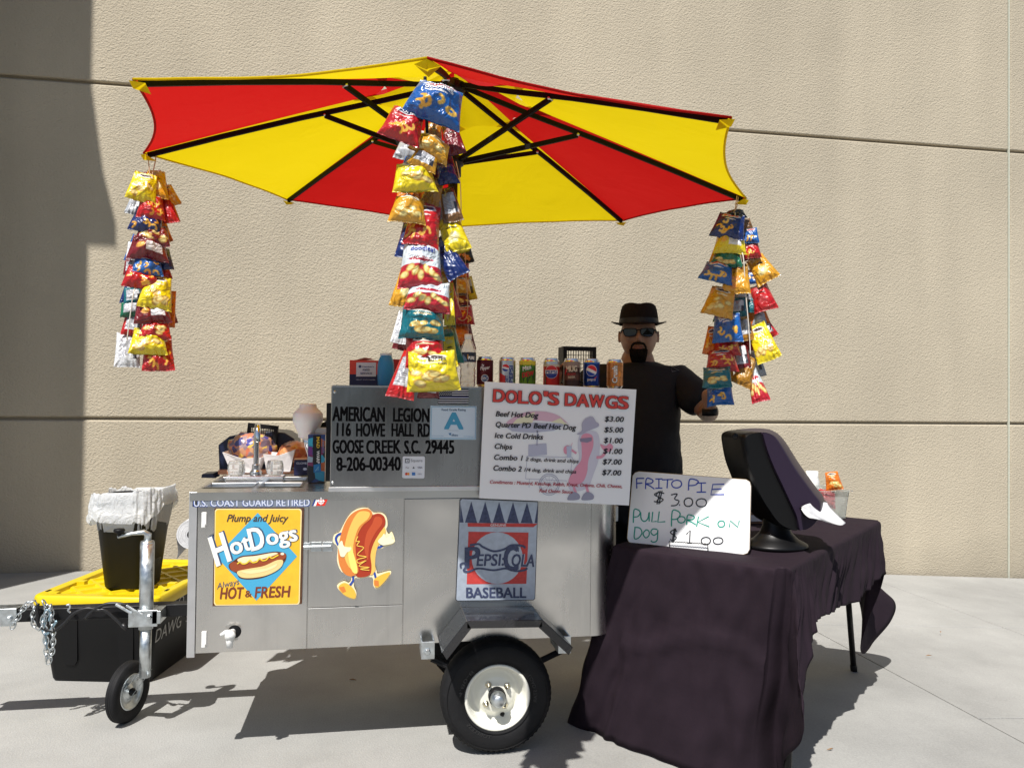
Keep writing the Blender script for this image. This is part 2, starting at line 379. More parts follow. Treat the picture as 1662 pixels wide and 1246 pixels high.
q = MB(); q.box((X0-.006, VF-.007, ZB-.012), (X0+.020, VF+.002, ZT-.002)); q.box((X0-.008, VF-.002, ZB-.012), (X0-.003, VF+.04, ZT-.002)); q.build('corner_angle', ALU, cart, bevel=.001)
# deck with four sink openings
D0 = ZT-.006
dk = MB(); xs = [X0-.004]+[-.628, -.462, -.432, -.285]+[X1]; ys = [VF-.006, 3.00, 3.14, 3.22, 3.36, Y1c+.004]
for i in range(5):
    for j in range(5):
        if i in (1, 3) and j in (1, 3): continue
        dk.box((xs[i], ys[j], D0-.003), (xs[i+1], ys[j+1], D0+.003))
dk.box((X0-.004, VF-.009, ZT-.032), (X1, VF-.0062, D0+.003))
dk.build('deck', mat('deck_stainless', (.6,.6,.58), .3, 1, rvar=.08, vscale=6), cart)
BAS = mat('sink_basin_steel', (.5,.5,.5), .3, 1)
for i in (1, 3):
    for j in (1, 3):
        b = MB(); x0, x1, y0, y1 = xs[i]+.001, xs[i+1]-.001, ys[j]+.001, ys[j+1]-.001
        r_ = .006
        def ring(z, k): return [(x0+k, y0+k, z), (x1-k, y0+k, z), (x1-k, y1-k, z), (x0+k, y1-k, z)]
        V = ring(D0+.0055, -.010)+ring(D0+.006, 0)+ring(D0-.05, .006)+ring(D0-.11, .03)
        F = [(4*a+k, 4*a+(k+1) % 4, 4*a+4+(k+1) % 4, 4*a+4+k) for a in range(3) for k in range(4)]+[(12,13,14,15)]
        b.add(V, F); b.build('sink_basin', BAS, cart, bevel=.003)
# tap
fx, fy = -.470, 3.18
t = MB(); t.box((fx-.11, fy-.035, D0+.003), (fx+.11, fy+.035, D0+.03)); t.lathe([(.0,.03),(.024,.03),(.024,.045),(.016,.052),(.016,.075),(0,.075)], (fx, fy, D0), m=None, n=16)
tp = t.build('tap_body', CHROME, cart, bevel=.004)
zt = onV(423, 690, fy).z
pts = [(fx, fy, D0+.05), (fx, fy, zt-.05), (fx+.002, fy-.004, zt-.02), (fx+.006, fy-.02, zt-.003), (fx+.010, fy-.045, zt), (fx+.014, fy-.068, zt-.012), (fx+.016, fy-.078, zt-.035), (fx+.017, fy-.08, zt-.062)]
t = MB(); t.tube(curve(pts, 5), .0105, n=12); t.build('tap_spout', CHROME, tp)
GLASSK = mat('clear_acrylic', (.85,.85,.83), .12, trans=.75, spec=.6)
for s_ in (-1, 1):
    t = MB(); n_ = 16; vs = []
    for zz, rr in ((.03,.022),(.036,.030),(.05,.034),(.075,.032),(.088,.028),(.09,.012)):
        for k in range(n_): g = 2*PI*k/n_; r2 = rr*(1-.09*(k % 2)); vs.append((fx+s_*.073+r2*math.cos(g), fy-.005+r2*math.sin(g), D0+zz))
    fs = [(a*n_+k, a*n_+(k+1) % n_, (a+1)*n_+(k+1) % n_, (a+1)*n_+k) for a in range(5) for k in range(n_)]+[tuple(range(5*n_, 6*n_))]
    t.add(vs, fs, None, False); t.build('tap_knob', GLASSK, tp)
# upper box
GX0, GX1, GZ0, GZ1 = -.166, .932, .972, 1.343
q = MB(); q.box((GX0, VF-.002, GZ0), (GX1, 3.36, GZ1)); ub = q.build('upper_box', STEELB, cart, bevel=.004)
q = MB(); q.box((GX0-.004, VF-.010, GZ0-.012), (GX1, VF-.003, GZ0+.004)); q.build('trim_strip', ALU, cart, bevel=.001)
q = MB(); q.box((GX0+.004, VF-.004, GZ1-.001), (GX1, 3.35, GZ1+.003)); q.build('top_plate', mat('top_plate_steel', (.55,.53,.5), .35, 1), cart)
for px, py in ((543, 636), (540, 783)):
    p = onV(px, py, VF-.002); t = MB(); t.lathe([(0,.004),(.004,.003),(.0055,0)], p, (0,-1,0), n=12); t.build('rivet', GALV, cart)
# black hinge on the box side
q = MB(); q.box((GX0-.02, 2.93, .99), (GX0-.001, 3.0, 1.28)); q.build('side_hinge', BLKMET, cart, bevel=.002)
# vinyl lettering: one child per line
LET = mat('black_vinyl', (.004,.004,.005), .7, spec=.1)
fnL = planeV(VF-.0022)
def lettering(words, parent=cart, m=LET):
    for s_, x0, y0, x1, y1, h in words:
        a = Art(fnL); a.text(s_, x0, y0, x1, y1, h, m, bold=.040); a.build('lettering', parent)
K = lambda x, y: (530+x/4.793, 540+y/4.793)
def L3(s_, x0, y0, x1, y1, h): a = K(x0, y0); b = K(x1, y1); return (s_, a[0], a[1], b[0], b[1], h/4.793)
lettering([L3('AMERICAN', 48, 683, 450, 690, 108), L3('LEGION', 520, 688, 796, 693, 102)])
lettering([L3('116', 80, 800, 186, 802, 98), L3('HOWE', 232, 803, 452, 805, 98), L3('HALL', 508, 803, 676, 805, 98), L3('RD', 712, 807, 803, 808, 100)])
lettering([L3('GOOSE', 50, 935, 285, 935, 100), L3('CREEK', 312, 938, 576, 935, 100), L3('S.C.', 608, 938, 728, 936, 98), L3('29445', 772, 937, 990, 937, 100)])
lettering([L3('8-206-00340', 80, 1072, 575, 1068, 102)])
# latches, bolt, drain tap
def latch(px, py0, py1):
    a = onV(px-4, py0, VF-.004); b = onV(px+4, py1, VF-.004); q = MB(); q.box((a.x, VF-.010, b.z), (b.x, VF-.0045, a.z))
    q.box((a.x+.003, VF-.015, b.z+.002), (b.x-.003, VF-.010, b.z+.016)); return q.build('latch', WHITEP, cart, bevel=.002)
latch(331.5, 831, 856); latch(331.5, 1024, 1050); lx_ = Vector((X1-.004, VF+RC-.03, onV(1001.5, 833, VF+.1).z)); q = MB(); q.box((lx_.x-.002, lx_.y-.012, lx_.z-.03), (lx_.x+.008, lx_.y+.012, lx_.z+.03)); q.build('latch', WHITEP, cart, bevel=.002)
q = MB()
for a, b in (((493,880),(504,891)), ((505,879),(522,894)), ((524,879),(540,894))):
    p0 = onV(a[0], a[1], VF-.006); p1 = onV(b[0], b[1], VF-.006); q.box((p0.x, VF-.012, p1.z), (p1.x, VF-.0065, p0.z))
p0 = onV(493, 886, VF); p1 = onV(538, 887, VF); q.cyl((p0.x, VF-.015, p0.z), (p1.x, VF-.015, p0.z), .0045, n=10); q.build('sliding_bolt', GALV, dr, bevel=.001)
p = onV(380, 1024, VF)
q = MB(); q.lathe([(0,.0012),(.021,.001),(.023,0)], (p.x+.002, VF-.0045, p.z), (0,-1,0), n=24); q.build('drain_hole', BLACK, cart)
q = MB(); q.lathe([(.011,0),(.011,.035),(.017,.037),(.017,.055),(0,.058)], (p.x-.004, VF-.004, p.z), (0,-1,0), n=16)
q.tube([(p.x-.004, VF-.045, p.z+.006), (p.x-.006, VF-.047, p.z-.02), (p.x-.006, VF-.048, p.z-.042)], [.014,.013,.0105], n=14)
q.tube([(p.x-.004, VF-.045, p.z+.012), (p.x-.02, VF-.05, p.z+.012), (p.x-.036, VF-.052, p.z+.003)], [.009,.008,.006], n=10); q.build('drain_tap', WHITEP, cart)
# coast guard strip
STB = mat('sticker_blue_silver', srgb(140,155,185), .4, .3)
a = Art(planeV(VF-.0065)); a.rect(312.5, 809, 503, 822, mat('sticker_ground', srgb(150,158,172), .4, .6)); cg1 = ink(205,212,228); cg2 = ink(62,84,150)
a.text('U.S. COAST GUARD RETIRED', 314.2, 822.2, 503, 821.4, 12.0, cg2, 2, bold=.06); a.text('U.S. COAST GUARD RETIRED', 315, 821.4, 502.4, 820.6, 11, cg1, 3, bold=.02)
stk = a.build('lettering_strip'); tag(stk, 'blue and silver lettering strip reading U.S. COAST GUARD RETIRED on the cart', 'sticker')
a = Art(planeV(VF-.0072)); a.poly([(506,821),(512,806),(534,805.5),(527,820.5)], ink(235,235,238)); a.poly([(512.5,820.5),(518.5,805.5),(534,805.5),(527,820.5)], ink(214,52,38), 2)
a.poly([(506,821),(508.5,821),(514.5,806),(512,806)], ink(40,60,130), 2); a.ell(521, 813, 5, 5, ink(240,240,240), 3); a.ell(521, 813, 3.2, 3.2, ink(214,52,38), 4); a.ell(521,813,1.8,1.8,ink(240,240,240),5)
for k in range(4): g = k*PI/2; a.line([(521+2*math.cos(g), 813+2*math.sin(g)), (521+6*math.cos(g), 813+6*math.sin(g))], 1.4, ink(240,240,240), 6)
tag(a.build('service_sticker'), 'small slanted red, white and blue emblem sticker above the hot dog poster', 'sticker')
# ---------------------------------------------------------------- undercarriage
q = MB(); q.box((X0+.02, 3.0, ZB-.012), (X1-.02, 3.05, ZB)); q.box((X0+.02, 3.34, ZB-.04), (X1-.02, 3.39, ZB)); q.box((X0+.1, 3.05, ZB-.012), (X0+.15, 3.34, ZB)); q.box((.6, 3.05, ZB-.012), (.65, 3.34, ZB)); q.build('frame', BLKMET, cart, bevel=.003)
for px in (694.5, 916):
    p = onV(px, 1055 if px < 800 else 1046, 2.80)
    q = MB(); q.box((p.x-.024, 2.795, p.z-.03), (p.x+.024, 2.802, p.z+.032)); q.box((p.x-.024, 2.80, p.z-.03), (p.x-.019, 2.93, p.z+.03)); q.box((p.x+.019, 2.80, p.z-.03), (p.x+.024, 2.93, p.z+.03))
    q.lathe([(0,.012),(.009,.012),(.012,.008),(.012,0)], (p.x-.002, 2.795, p.z-.002), (0,-1,0), n=6); q.build('spring_bracket', GALV, cart, bevel=.001)
WC = onV(806, 1126, 2.79); WC = Vector((WC.x+.006, 2.85, .2085))
p0 = onV(700, 1066, 2.93); p1 = onV(915, 1052, 2.93)
q = MB()
for dzz in (0, .008):
    q.tube([(p0.x, 2.93, p0.z-dzz), (WC.x-.1, 2.93, WC.z+.05-dzz), (WC.x, 2.93, WC.z+.03-dzz), (WC.x+.1, 2.93, WC.z+.05-dzz), (p1.x, 2.93, p1.z-dzz)], .009, n=6)
q.build('leaf_spring', BLKMET, cart)
q = MB(); q.cyl((WC.x, 2.86, WC.z), (WC.x, 3.55, WC.z), .02); q.build('axle', BLKMET, cart)
def wheel(y, front=True):
    wc = Vector((WC.x, y, WC.z)); s = -1
    t = MB(); Rr = .207; hw = .052
    prof = [(.113,-hw*.75),(.120,-hw*.9),(.150,-hw*1.06),(.178,-hw*1.04),(.193,-hw*.92),(.203,-hw*.75),(Rr,-hw*.5),(Rr+.001,0),(Rr,hw*.5),(.203,hw*.75),(.193,hw*.92),(.178,hw*1.04),(.150,hw*1.06),(.120,hw*.9),(.113,hw*.75)]
    n = 120; V = []; 
    for i, (r, h) in enumerate(prof):
        for k in range(n):
            g = 2*PI*k/n; rr = r
            if i in (5, 9): rr -= .0075*(k % 2)
            if i in (4, 10): rr -= .005*(k % 2)
            if i in (6, 8): rr -= .002*(k % 2)
            V.append(wc+Vector((rr*math.cos(g), -h, rr*math.sin(g))))
    Fc = [(i*n+k, i*n+(k+1) % n, (i+1)*n+(k+1) % n, (i+1)*n+k) for i in range(len(prof)-1) for k in range(n)]
    t.add(V, Fc, None, True)
    ty = t.build('tyre', RUBBER, cart)
    # raised ribs and letters of the side wall
    tt = MB()
    for r in (.128, .168, .187):
        tt.tube([wc+Vector((r*math.cos(g), -(hw*1.03), r*math.sin(g))) for g in [2*PI*k/80 for k in range(80)]], .0013, n=5, closed=True)
    for r in (.0, .012, -.012):
        pass
    tt.build('sidewall_rib', RUBBER, ty)
    ar = Art(lambda x, y, l: wc+Vector((y*math.cos(x), -(hw*1.065+.0006), y*math.sin(x))), up=1, sub=.05)
    RB2 = mat('raised_rubber', (.03,.03,.03), .5)
    for g0, w_ in (('LOAD STAR', (-.15)), ('4.80-8', 2.3), ('TUBELESS', 3.8)): 
        ar = Art(ar.fn, up=1, sub=.05); ar.text(g0, w_+.75, .1455, w_, .1455, .012, RB2); ar.build('sidewall_lettering', ty)
    RIM = mat('white_wheel_paint', (.80,.79,.70), .28, coat=.4, var=.04)
    t = MB(); prof = [(.119,-.040),(.122,-.047),(.117,-.051),(.111,-.047),(.105,-.030),(.098,-.006),(.090,.004),(.075,-.002),(.066,-.012),(.060,-.016),(.045,-.017),(.034,-.020),(.0,-.020)]
    t.lathe([(r, -h) for r, h in prof], wc, (0,-1,0), n=64); t.lathe([(.119,.040),(.10,.04),(.098,-.006)], wc, (0,1,0), n=48)
    rim = t.build('rim', RIM, ty)
    for k in range(4):
        g = R(38+90*k); c = wc+Vector((.05*math.cos(g), -.017, .05*math.sin(g)))
        t = MB(); t.lathe([(.013,0),(.012,.003),(.0095,.003),(.009,.014),(.005,.016),(.0045,.022),(0,.023)], c, (0,-1,0), n=6); t.build('wheel_nut', mat('zinc_nut', (.6,.55,.42), .3, 1), rim)
    t = MB(); t.lathe([(.032,.0),(.032,.030),(.030,.034),(.0285,.034)], wc+Vector((0,-.017,0)), (0,-1,0), n=32); t.build('hub', BLKMET, rim)
    t = MB(); t.lathe([(.028,.03),(.028,.055),(.022,.058),(.021,.066),(.017,.070),(0,.071)], wc+Vector((0,-.017,0)), (0,-1,0), n=32); t.build('dust_cap', GALV, rim)
    g = R(-72); c = wc+Vector((.083*math.cos(g), .003, .083*math.sin(g))); t = MB(); t.lathe([(.009,0),(.009,.004),(.004,.006),(.0035,.02),(0,.021)], c, (0,-1,0), n=12); t.build('valve', RUBBER, rim)
wheel(2.85)
t = MB(); t.lathe([(.02,-.04),(.11,-.045),(.12,-.05),(.17,-.055),(.2,-.04),(.207,0),(.2,.04),(.17,.055),(.12,.05),(.02,.04)], (WC.x, 3.53, WC.z), (0,1,0), n=48); t.build('tyre', RUBBER, cart)
# fender
FY = 2.688
def fz(px, py, v=FY): p = onV(px, py, v); return (p.x, p.z)
prof = [fz(718, 1060), fz(758, 1009), fz(880, 1007), fz(929, 1052)]
FEN = mat('black_fender_paint', (.02,.02,.022), .3, coat=.3, rvar=.1, vscale=25)
q = MB()
for i in range(3):
    (xa, za), (xb, zb) = prof[i], prof[i+1]; d = Vector((xb-xa, 0, zb-za)).normalized(); n_ = Vector((-d.z, 0, d.x))*.004
    q.prism([(xa, FY, za), (xb, FY, zb), (xb+n_.x, FY, zb+n_.z), (xa+n_.x, FY, za+n_.z)], (0, VF-FY-.006, 0))
    q.prism([(xa, FY-.003, za+.003), (xb, FY-.003, zb+.003), (xb-n_.x*5, FY-.003, zb-.022), (xa-n_.x*5, FY-.003, za-.022)], (0, .0028, 0))
q.build('fender', FEN, cart, bevel=.001)
# ---------------------------------------------------------------- tow bar, jack, chains
HY = 3.27
zb0, zb1 = onV(200, 1003.5, HY).z, onV(200, 983, HY).z
xl = onV(28, 990, HY).x
q = MB(); q.box((xl-.03, HY-.0, zb0), (.0, HY+.055, zb1)); q.build('tow_bar', BLKMET, cart, bevel=.004)
q = MB(); q.box((xl-.32, HY-.006, zb0-.012), (xl, HY-.0015, zb1+.004)); q.box((xl-.32, HY-.006, zb1+.0005), (xl, HY+.06, zb1+.006)); q.box((xl-.32, HY+.057, zb0-.012), (xl, HY+.062, zb1+.004))
p = onV(17, 1003, HY); q.lathe([(0,.012),(.01,.012),(.012,0)], (p.x, HY-.006, p.z), (0,-1,0), n=6); q.build('coupler', GALV, cart, bevel=.002)
JY = 3.22
def jp(px, py, v=JY): return onV(px, py, v)
a = jp(241, 881); b = jp(237, 1003); c = jp(234, 1098)
q = MB(); q.tube([Vector((b.x, JY, a.z)), Vector((b.x, JY, b.z-.04))], .026, n=24); q.lathe([(.026,0),(.024,.008),(.012,.012),(0,.012)], (b.x, JY, a.z), n=24); q.tube([Vector((b.x, JY, b.z-.03)), Vector((b.x, JY, c.z))], .021, n=20)
jk = q.build('jack_tube', GALV, cart)
jx = b.x
q = MB(); zt_ = a.z+.01
q.tube([(jx, JY, zt_), (jx+.002, JY, zt_+.022), (jx-.012, JY-.004, zt_+.034), (jx-.055, JY-.01, zt_+.030), (jx-.105, JY-.012, zt_+.018)], [.014,.014,.011,.007,.007], n=10); q.build('jack_crank', GALV, jk)
q = MB(); q.lathe([(.006,0),(.008,.012),(.018,.018),(.021,.026),(.018,.032),(0,.034)], (jx-.100, JY-.012, zt_+.018), n=20); q.build('crank_knob', BLACK, jk)
q = MB(); q.box((jx-.055, JY-.034, zb0-.012), (jx+.05, JY-.028, zb1+.002)); q.box((jx-.03, JY-.03, zb0-.004), (jx+.03, HY, zb1)); q.box((jx+.03, JY-.034, zb0-.002), (jx+.062, HY, zb1-.002))
p = Vector((jx+.02, JY-.034, (zb0+zb1)/2)); q.lathe([(0,.01),(.009,.01),(.012,0)], p, (0,-1,0), n=6)
q.tube([jp(205, 982, JY-.04), jp(216, 989, JY-.04), jp(232, 997, JY-.04)], .005, n=8); q.tube([jp(188, 980, JY-.035), jp(214, 995, JY-.035)], .006, n=8)
q.build('jack_bracket', GALV, jk, bevel=.0015)
cw = onV(208, 1121, 3.31); cw = Vector((cw.x, 3.31, .118)); axc = Vector((.94, -.34, 0)).normalized()
t = MB(); t.lathe([(.068,-.016),(.075,-.021),(.100,-.023),(.111,-.018),(.1175,-.013),(.1165,-.0115),(.1165,-.009),(.118,-.008),(.118,-.003),(.116,-.002),(.116,.001),(.118,.002),(.118,.007),(.1165,.008),(.1165,.0105),(.1175,.012),(.111,.018),(.100,.023),(.075,.021),(.068,.016)], cw, axc, n=56)
cst = t.build('jack_wheel', RUBBER, cart)
t = MB(); t.lathe([(.070,-.017),(.072,.016),(.066,.02),(.06,.012),(.045,.004),(.03,.004),(.022,.012),(.0,.014)], cw, axc, n=40); t.lathe([(.070,.017),(.06,-.01),(0,-.012)], cw, axc, n=32); t.build('wheel_disc', GALV, cst)
t = MB(); t.lathe([(.015,0),(.015,.024),(.009,.026),(.009,.034),(0,.034)], cw, axc, n=6); t.build('axle_nut', BLKMET, cst)
t = MB(); side = Vector((0,0,1)).cross(axc)
for s_ in (1, -1):
    o_ = cw+axc*(.028*s_); top_ = Vector((jx, JY, c.z+.02))+axc*(.018*s_)
    d = (top_-o_).normalized(); sd = d.cross(axc).normalized()
    t.prism([o_-d*.02+sd*.012, o_-d*.02-sd*.012, top_-sd*.016, top_+sd*.016], axc*.003)
t.build('jack_fork', GALV, cst)
def chain(pts, n, name='safety_chain', m=GALV, L=.03):
    P = [Vector(p) for p in curve(pts, 12)]; ln = [0]
    for i in range(1, len(P)): ln.append(ln[-1]+(P[i]-P[i-1]).length)
    q = MB(); step = L*.62; k = 0; s_ = 0
    while s_ < ln[-1]:
        i = max(1, next((j for j in range(1, len(ln)) if ln[j] >= s_), len(ln)-1)); t = (s_-ln[i-1])/max(1e-6, ln[i]-ln[i-1]); c = P[i-1].lerp(P[i], t); d = (P[i]-P[i-1]).normalized()
        a = d.orthogonal().normalized(); b_ = d.cross(a); u_ = (a+b_).normalized() if k % 2 else (a-b_).normalized()
        q.tube([c+d*(L/2*math.cos(g)) + u_*(L*.30*math.sin(g)) for g in [2*PI*j/10 for j in range(10)]], L*.085, n=5, closed=True); s_ += step; k += 1
    return q.build(name, m, cart)
V3 = 3.24
J = lambda x, y, v=V3: tuple(onV(x/2.83, 760+y/2.83, v))
chain([J(60,722), J(85,680), J(110,640), J(150,610), J(158,640), J(150,690), J(160,720), J(185,735), J(205,700), J(215,660), J(240,632)], 30)
chain([J(205,620), J(218,650), J(200,690), J(205,740), J(212,800), J(215,850), J(212,890)], 30, L=.034)
chain([J(235,640), J(240,700), J(245,760), J(243,820), J(232,870), J(218,895)], 30, L=.03)
q = MB()
q.tube(curve([J(262,698), J(240,730), J(215,760), J(200,750), J(195,720), J(205,670), J(215,650), J(232,660), J(225,700)], 5), .005, n=8)
q.tube(curve([J(205,690), J(203,740), J(210,790), J(214,830)], 4), .0045, n=8); q.build('chain_hook', mat('blue_grey_zinc', (.35,.5,.6), .3, .9), cart)
q = MB(); q.tube(curve([J(175,620), J(170,660), J(180,720), J(240,745), J(290,715), J(340,665), J(400,642), J(450,650), J(480,650), J(530,690), J(565,725), J(578,735)], 6), .0065, n=8)
q.tube(curve([J(390,690), J(430,650), J(490,622), J(560,622), J(600,640), J(615,650)], 6), .0065, n=8); q.tube([J(560,715,3.235), J(585,738,3.235)], .010, n=8)
q.build('trailer_cable', mat('black_cable', (.012,.012,.013), .4), cart)
q = MB(); q.tube(curve([J(305,628), J(318,625), J(322,640), J(312,650), J(325,662)], 5), .004, n=6); q.build('hook', GALV, cart)
# ================================================================= SIGNS ON THE CART
def plate(name, pts, v, th, m, label, cat, edge=None):
    q = MB(); P = [onV(x, y, v) for x, y in pts]; q.prism(P, (0, th, 0), m); o = q.build(name, None, None, bevel=.0006, seg=1); tag(o, label, cat); return o
C5 = lambda x, y: (300+x/4.374, 790+y/4.374)
def c5(l): return [C5(*p) for p in l]
BRN = mat('rusty_tin_edge', srgb(92,62,45), .5, .2, var=.4, vscale=60)
YEL = mat('poster_yellow', srgb(238,186,52), .42, var=.08, vscale=30)
vs_ = VF-.012
hd = plate('hot_dog_poster', c5([(210,152),(846,150),(830,830),(196,846)]), vs_, .004, BRN, 'yellow tin poster with a blue diamond, Plump and Juicy Hot Dogs, always hot and fresh', 'sign')
a = Art(planeV(vs_-.0008)); BLU = ink(72,165,205); WH = ink(240,240,232); DK = ink(70,62,58); NAV = ink(62,78,110); RB = ink(120,58,40)
rr = []
for cx, cy, a0 in ((812,172,-90),(798,815,0),(226,823,90),(232,172,180)):
    for k in range(5): g = R(a0+k*22.5); rr.append(C5(cx+18*math.cos(g)+rnd.uniform(-2,2), cy+18*math.sin(g)))
a.poly(rr, ink(244,222,160)); a.poly([(x+(410/4.374+310-x)*.022, y+(905-y)*.02) for x, y in rr], YEL, 2)
a.poly(c5([(518,183),(797,492),(508,806),(222,492)]), BLU, 3)
def tx(s_, x0, y0, x1, y1, h, m, l, **k): p = C5(x0, y0); q_ = C5(x1, y1); a.text(s_, p[0], p[1], q_[0], q_[1], h/4.374, m, l, **k)
tx('Plump and Juicy', 298, 245, 725, 245, 50, DK, 4, shear=.3, bold=.02)
for off, mm, l, bo in ((7, NAV, 4, .05), (0, WH, 6, .035)):
    tx('H', 230+off, 560-off, 325+off, 520-off, 205, mm, l, bold=bo, shear=.1); tx('ot', 338+off, 482-off*.5, 478+off, 440-off*.5, 120, mm, l, bold=bo)
    tx('D', 478+off, 452-off*.5, 572+off, 430-off*.5, 155, mm, l, bold=bo); tx('ogs', 588+off, 412-off*.5, 800+off, 378-off*.5, 112, mm, l, bold=bo)
OUT = ink(90,48,34); BUN = ink(238,205,140); BUN2 = ink(225,180,110); SAU = ink(150,72,40)
a.poly(c5(curve([(350,520),(400,490),(500,478),(600,462),(655,458),(715,472),(718,510),(700,540),(660,590),(560,640),(460,655),(390,645),(365,610),(320,585),(312,550)], 5, True)), OUT, 5)
a.poly(c5(curve([(372,520),(410,497),(500,488),(600,470),(650,466),(660,485),(560,520),(430,545)], 5, True)), ink(240,222,185), 6)
a.poly(c5(curve([(318,552),(345,530),(420,540),(520,520),(620,490),(680,466),(714,476),(712,505),(640,540),(520,575),(400,590),(360,603),(328,585)], 5, True)), SAU, 7)
a.poly(c5(curve([(372,600),(450,580),(560,560),(650,520),(695,520),(688,560),(640,600),(560,632),(460,646),(395,638)], 5, True)), BUN, 8)
a.poly(c5(curve([(400,598),(480,588),(580,575),(650,545),(640,570),(560,600),(460,615)], 5, True)), ink(246,222,165), 9)
a.line(c5(curve([(372,545),(392,532),(410,545),(438,540),(462,520),(480,535),(510,530),(530,508),(552,522),(580,515),(598,495),(620,505),(645,492),(664,482)], 4)), 2.0, ink(240,205,60), 10)
a.ell(*C5(692,474), 3, 2, ink(250,225,200), 9)
tx('Always', 228, 725, 385, 690, 42, NAV, 4, shear=.3)
tx('HOT', 250, 793, 408, 789, 78, RB, 4, bold=.03, shear=.15); tx('&', 428, 780, 475, 779, 46, RB, 4, bold=.02); tx('FRESH', 497, 786, 740, 778, 76, RB, 4, bold=.03, shear=.15)
a.build('poster_print', hd)
# die-cut hot dog figure (plain, without a face)
CRM = mat('cutout_edge', srgb(245,232,190), .4)
vm = VF-.020
outl = [(1135,250),(1180,185),(1240,152),(1300,150),(1340,182),(1400,185),(1432,215),(1440,270),(1430,300),(1448,335),(1470,318),(1492,378),(1480,405),(1425,425),(1385,440),(1362,430),(1345,520),(1362,595),(1372,615),(1440,598),(1466,602),(1440,660),(1372,726),(1338,700),(1330,640),(1240,650),(1210,645),(1200,700),(1218,745),(1215,800),(1160,790),(1110,750),(1080,700),(1130,668),(1165,680),(1180,640),(1110,600),(1080,520),(1085,430),(1052,390),(1060,340),(1100,318)]
fig = plate('hot_dog_cutout', c5(curve(outl, 3, True)), vm, .003, CRM, 'die-cut hot dog figure with white gloves and yellow shoes on the cart door', 'sign')
a = Art(planeV(vm-.0008)); 
OR = ink(205,110,55); BN1 = ink(240,190,95); BN2 = ink(215,128,60); SA = ink(165,55,30); SA2 = ink(190,80,45); MU = ink(250,205,90); GL = ink(242,236,200); SH = ink(235,185,70); BL = ink(45,75,160)
a.line(c5(curve([(1145,328),(1095,335),(1072,365),(1085,405),(1105,420)], 4)), 3.6, BL, 1); a.line(c5(curve([(1345,425),(1380,428),(1410,410)], 4)), 3.6, BL, 1)
a.line(c5([(1195,630),(1195,665),(1170,700)]), 3.6, BL, 1); a.line(c5([(1345,605),(1355,645)]), 3.6, BL, 1)
a.poly(c5(curve([(1370,230),(1410,270),(1425,320),(1390,380),(1360,450),(1350,540),(1352,590),(1320,625),(1295,560),(1310,420),(1340,320)], 5, True)), BN1, 2)
a.poly(c5(curve([(1330,200),(1380,188),(1418,215),(1420,270),(1380,330),(1340,400),(1318,480),(1325,560),(1315,620),(1260,640),(1215,625),(1215,520),(1212,400),(1240,290),(1290,230)], 6, True)), SA, 3)
a.poly(c5(curve([(1350,215),(1390,215),(1400,260),(1350,330),(1310,420),(1300,520),(1275,430),(1290,330),(1330,260)], 6, True)), SA2, 4)
a.poly(c5(curve([(1240,160),(1300,155),(1330,185),(1318,225),(1262,275),(1225,345),(1212,420),(1220,520),(1232,600),(1190,632),(1140,620),(1100,560),(1088,470),(1100,370),(1135,260),(1180,195)], 6, True)), BN2, 5)
a.poly(c5(curve([(1240,175),(1310,180),(1300,225),(1240,280),(1210,350),(1195,430),(1200,520),(1205,590),(1160,560),(1130,470),(1150,350),(1190,240)], 6, True)), BN1, 6)
a.poly(c5(curve([(1180,420),(1200,480),(1222,560),(1222,610),(1190,600),(1165,520),(1160,450)], 6, True)), ink(250,225,120), 7)
a.line(c5(curve([(1228,350),(1215,385),(1240,385),(1222,415),(1270,430),(1225,480),(1290,495),(1225,515),(1235,540),(1288,520),(1235,560),(1310,570),(1245,582),(1310,590)], 4)), 1.3, MU, 7)
for pl in ([(1090,410),(1115,380),(1130,420),(1180,430),(1170,455),(1150,465),(1130,495),(1105,490),(1095,450)], [(1370,385),(1400,350),(1415,330),(1430,360),(1465,340),(1470,365),(1490,380),(1475,400),(1430,410),(1400,412)]):
    a.poly(c5(curve(pl, 3, True)), GL, 8)
a.poly(c5(curve([(1090,710),(1130,680),(1175,700),(1210,745),(1208,790),(1160,780),(1120,755)], 4, True)), SH, 8); a.poly(c5(curve([(1345,655),(1400,620),(1458,605),(1430,655),(1375,710),(1345,700)], 4, True)), SH, 8)
a.poly(c5([(1092,712),(1130,705),(1145,740),(1120,750)]), BN2, 9); a.poly(c5([(1345,660),(1375,665),(1378,705),(1345,698)]), BN2, 9)
a.build('figure_print', fig)
# cola tin sign
C6 = lambda x, y: (660+x/2.831, 790+y/2.831)
def c6(l): return [C6(*p) for p in l]
vp = VF-.010; TIN = mat('worn_grey_tin', srgb(176,186,200), .45, .2, var=.12, vscale=50); TNV = mat('worn_navy_print', srgb(66,74,104), .5, var=.35, vscale=90); TRD = mat('worn_red_print', srgb(196,66,62), .5, var=.15, vscale=90)
tn = plate('baseball_poster', c6([(244,62),(252,52),(605,66),(605,75),(591,512),(583,520),(232,524),(225,517)]), vp, .004, mat('dark_tin_edge', srgb(60,62,70), .4, .5), 'worn grey and red tin cola poster reading BASEBALL above the wheel', 'sign')
a = Art(planeV(vp-.0008)); a.poly(c6([(247,62),(254,55),(602,69),(602,76),(588,510),(581,517),(234,521),(228,515)]), TIN)
for k in range(5):
    x = 297+k*64; a.poly(c6([(x,66+k*1.2),(x+27,165+k*.5),(x-29,163+k*.5)]), TNV, 2)
a.poly(c6([(602,80),(602,166),(588,165)]), TNV, 2); a.poly(c6([(248,80),(262,163),(244,163)]), TNV, 2)
a.poly(c6([(280,165),(602,168),(583,184),(281,182)]), TRD, 3)
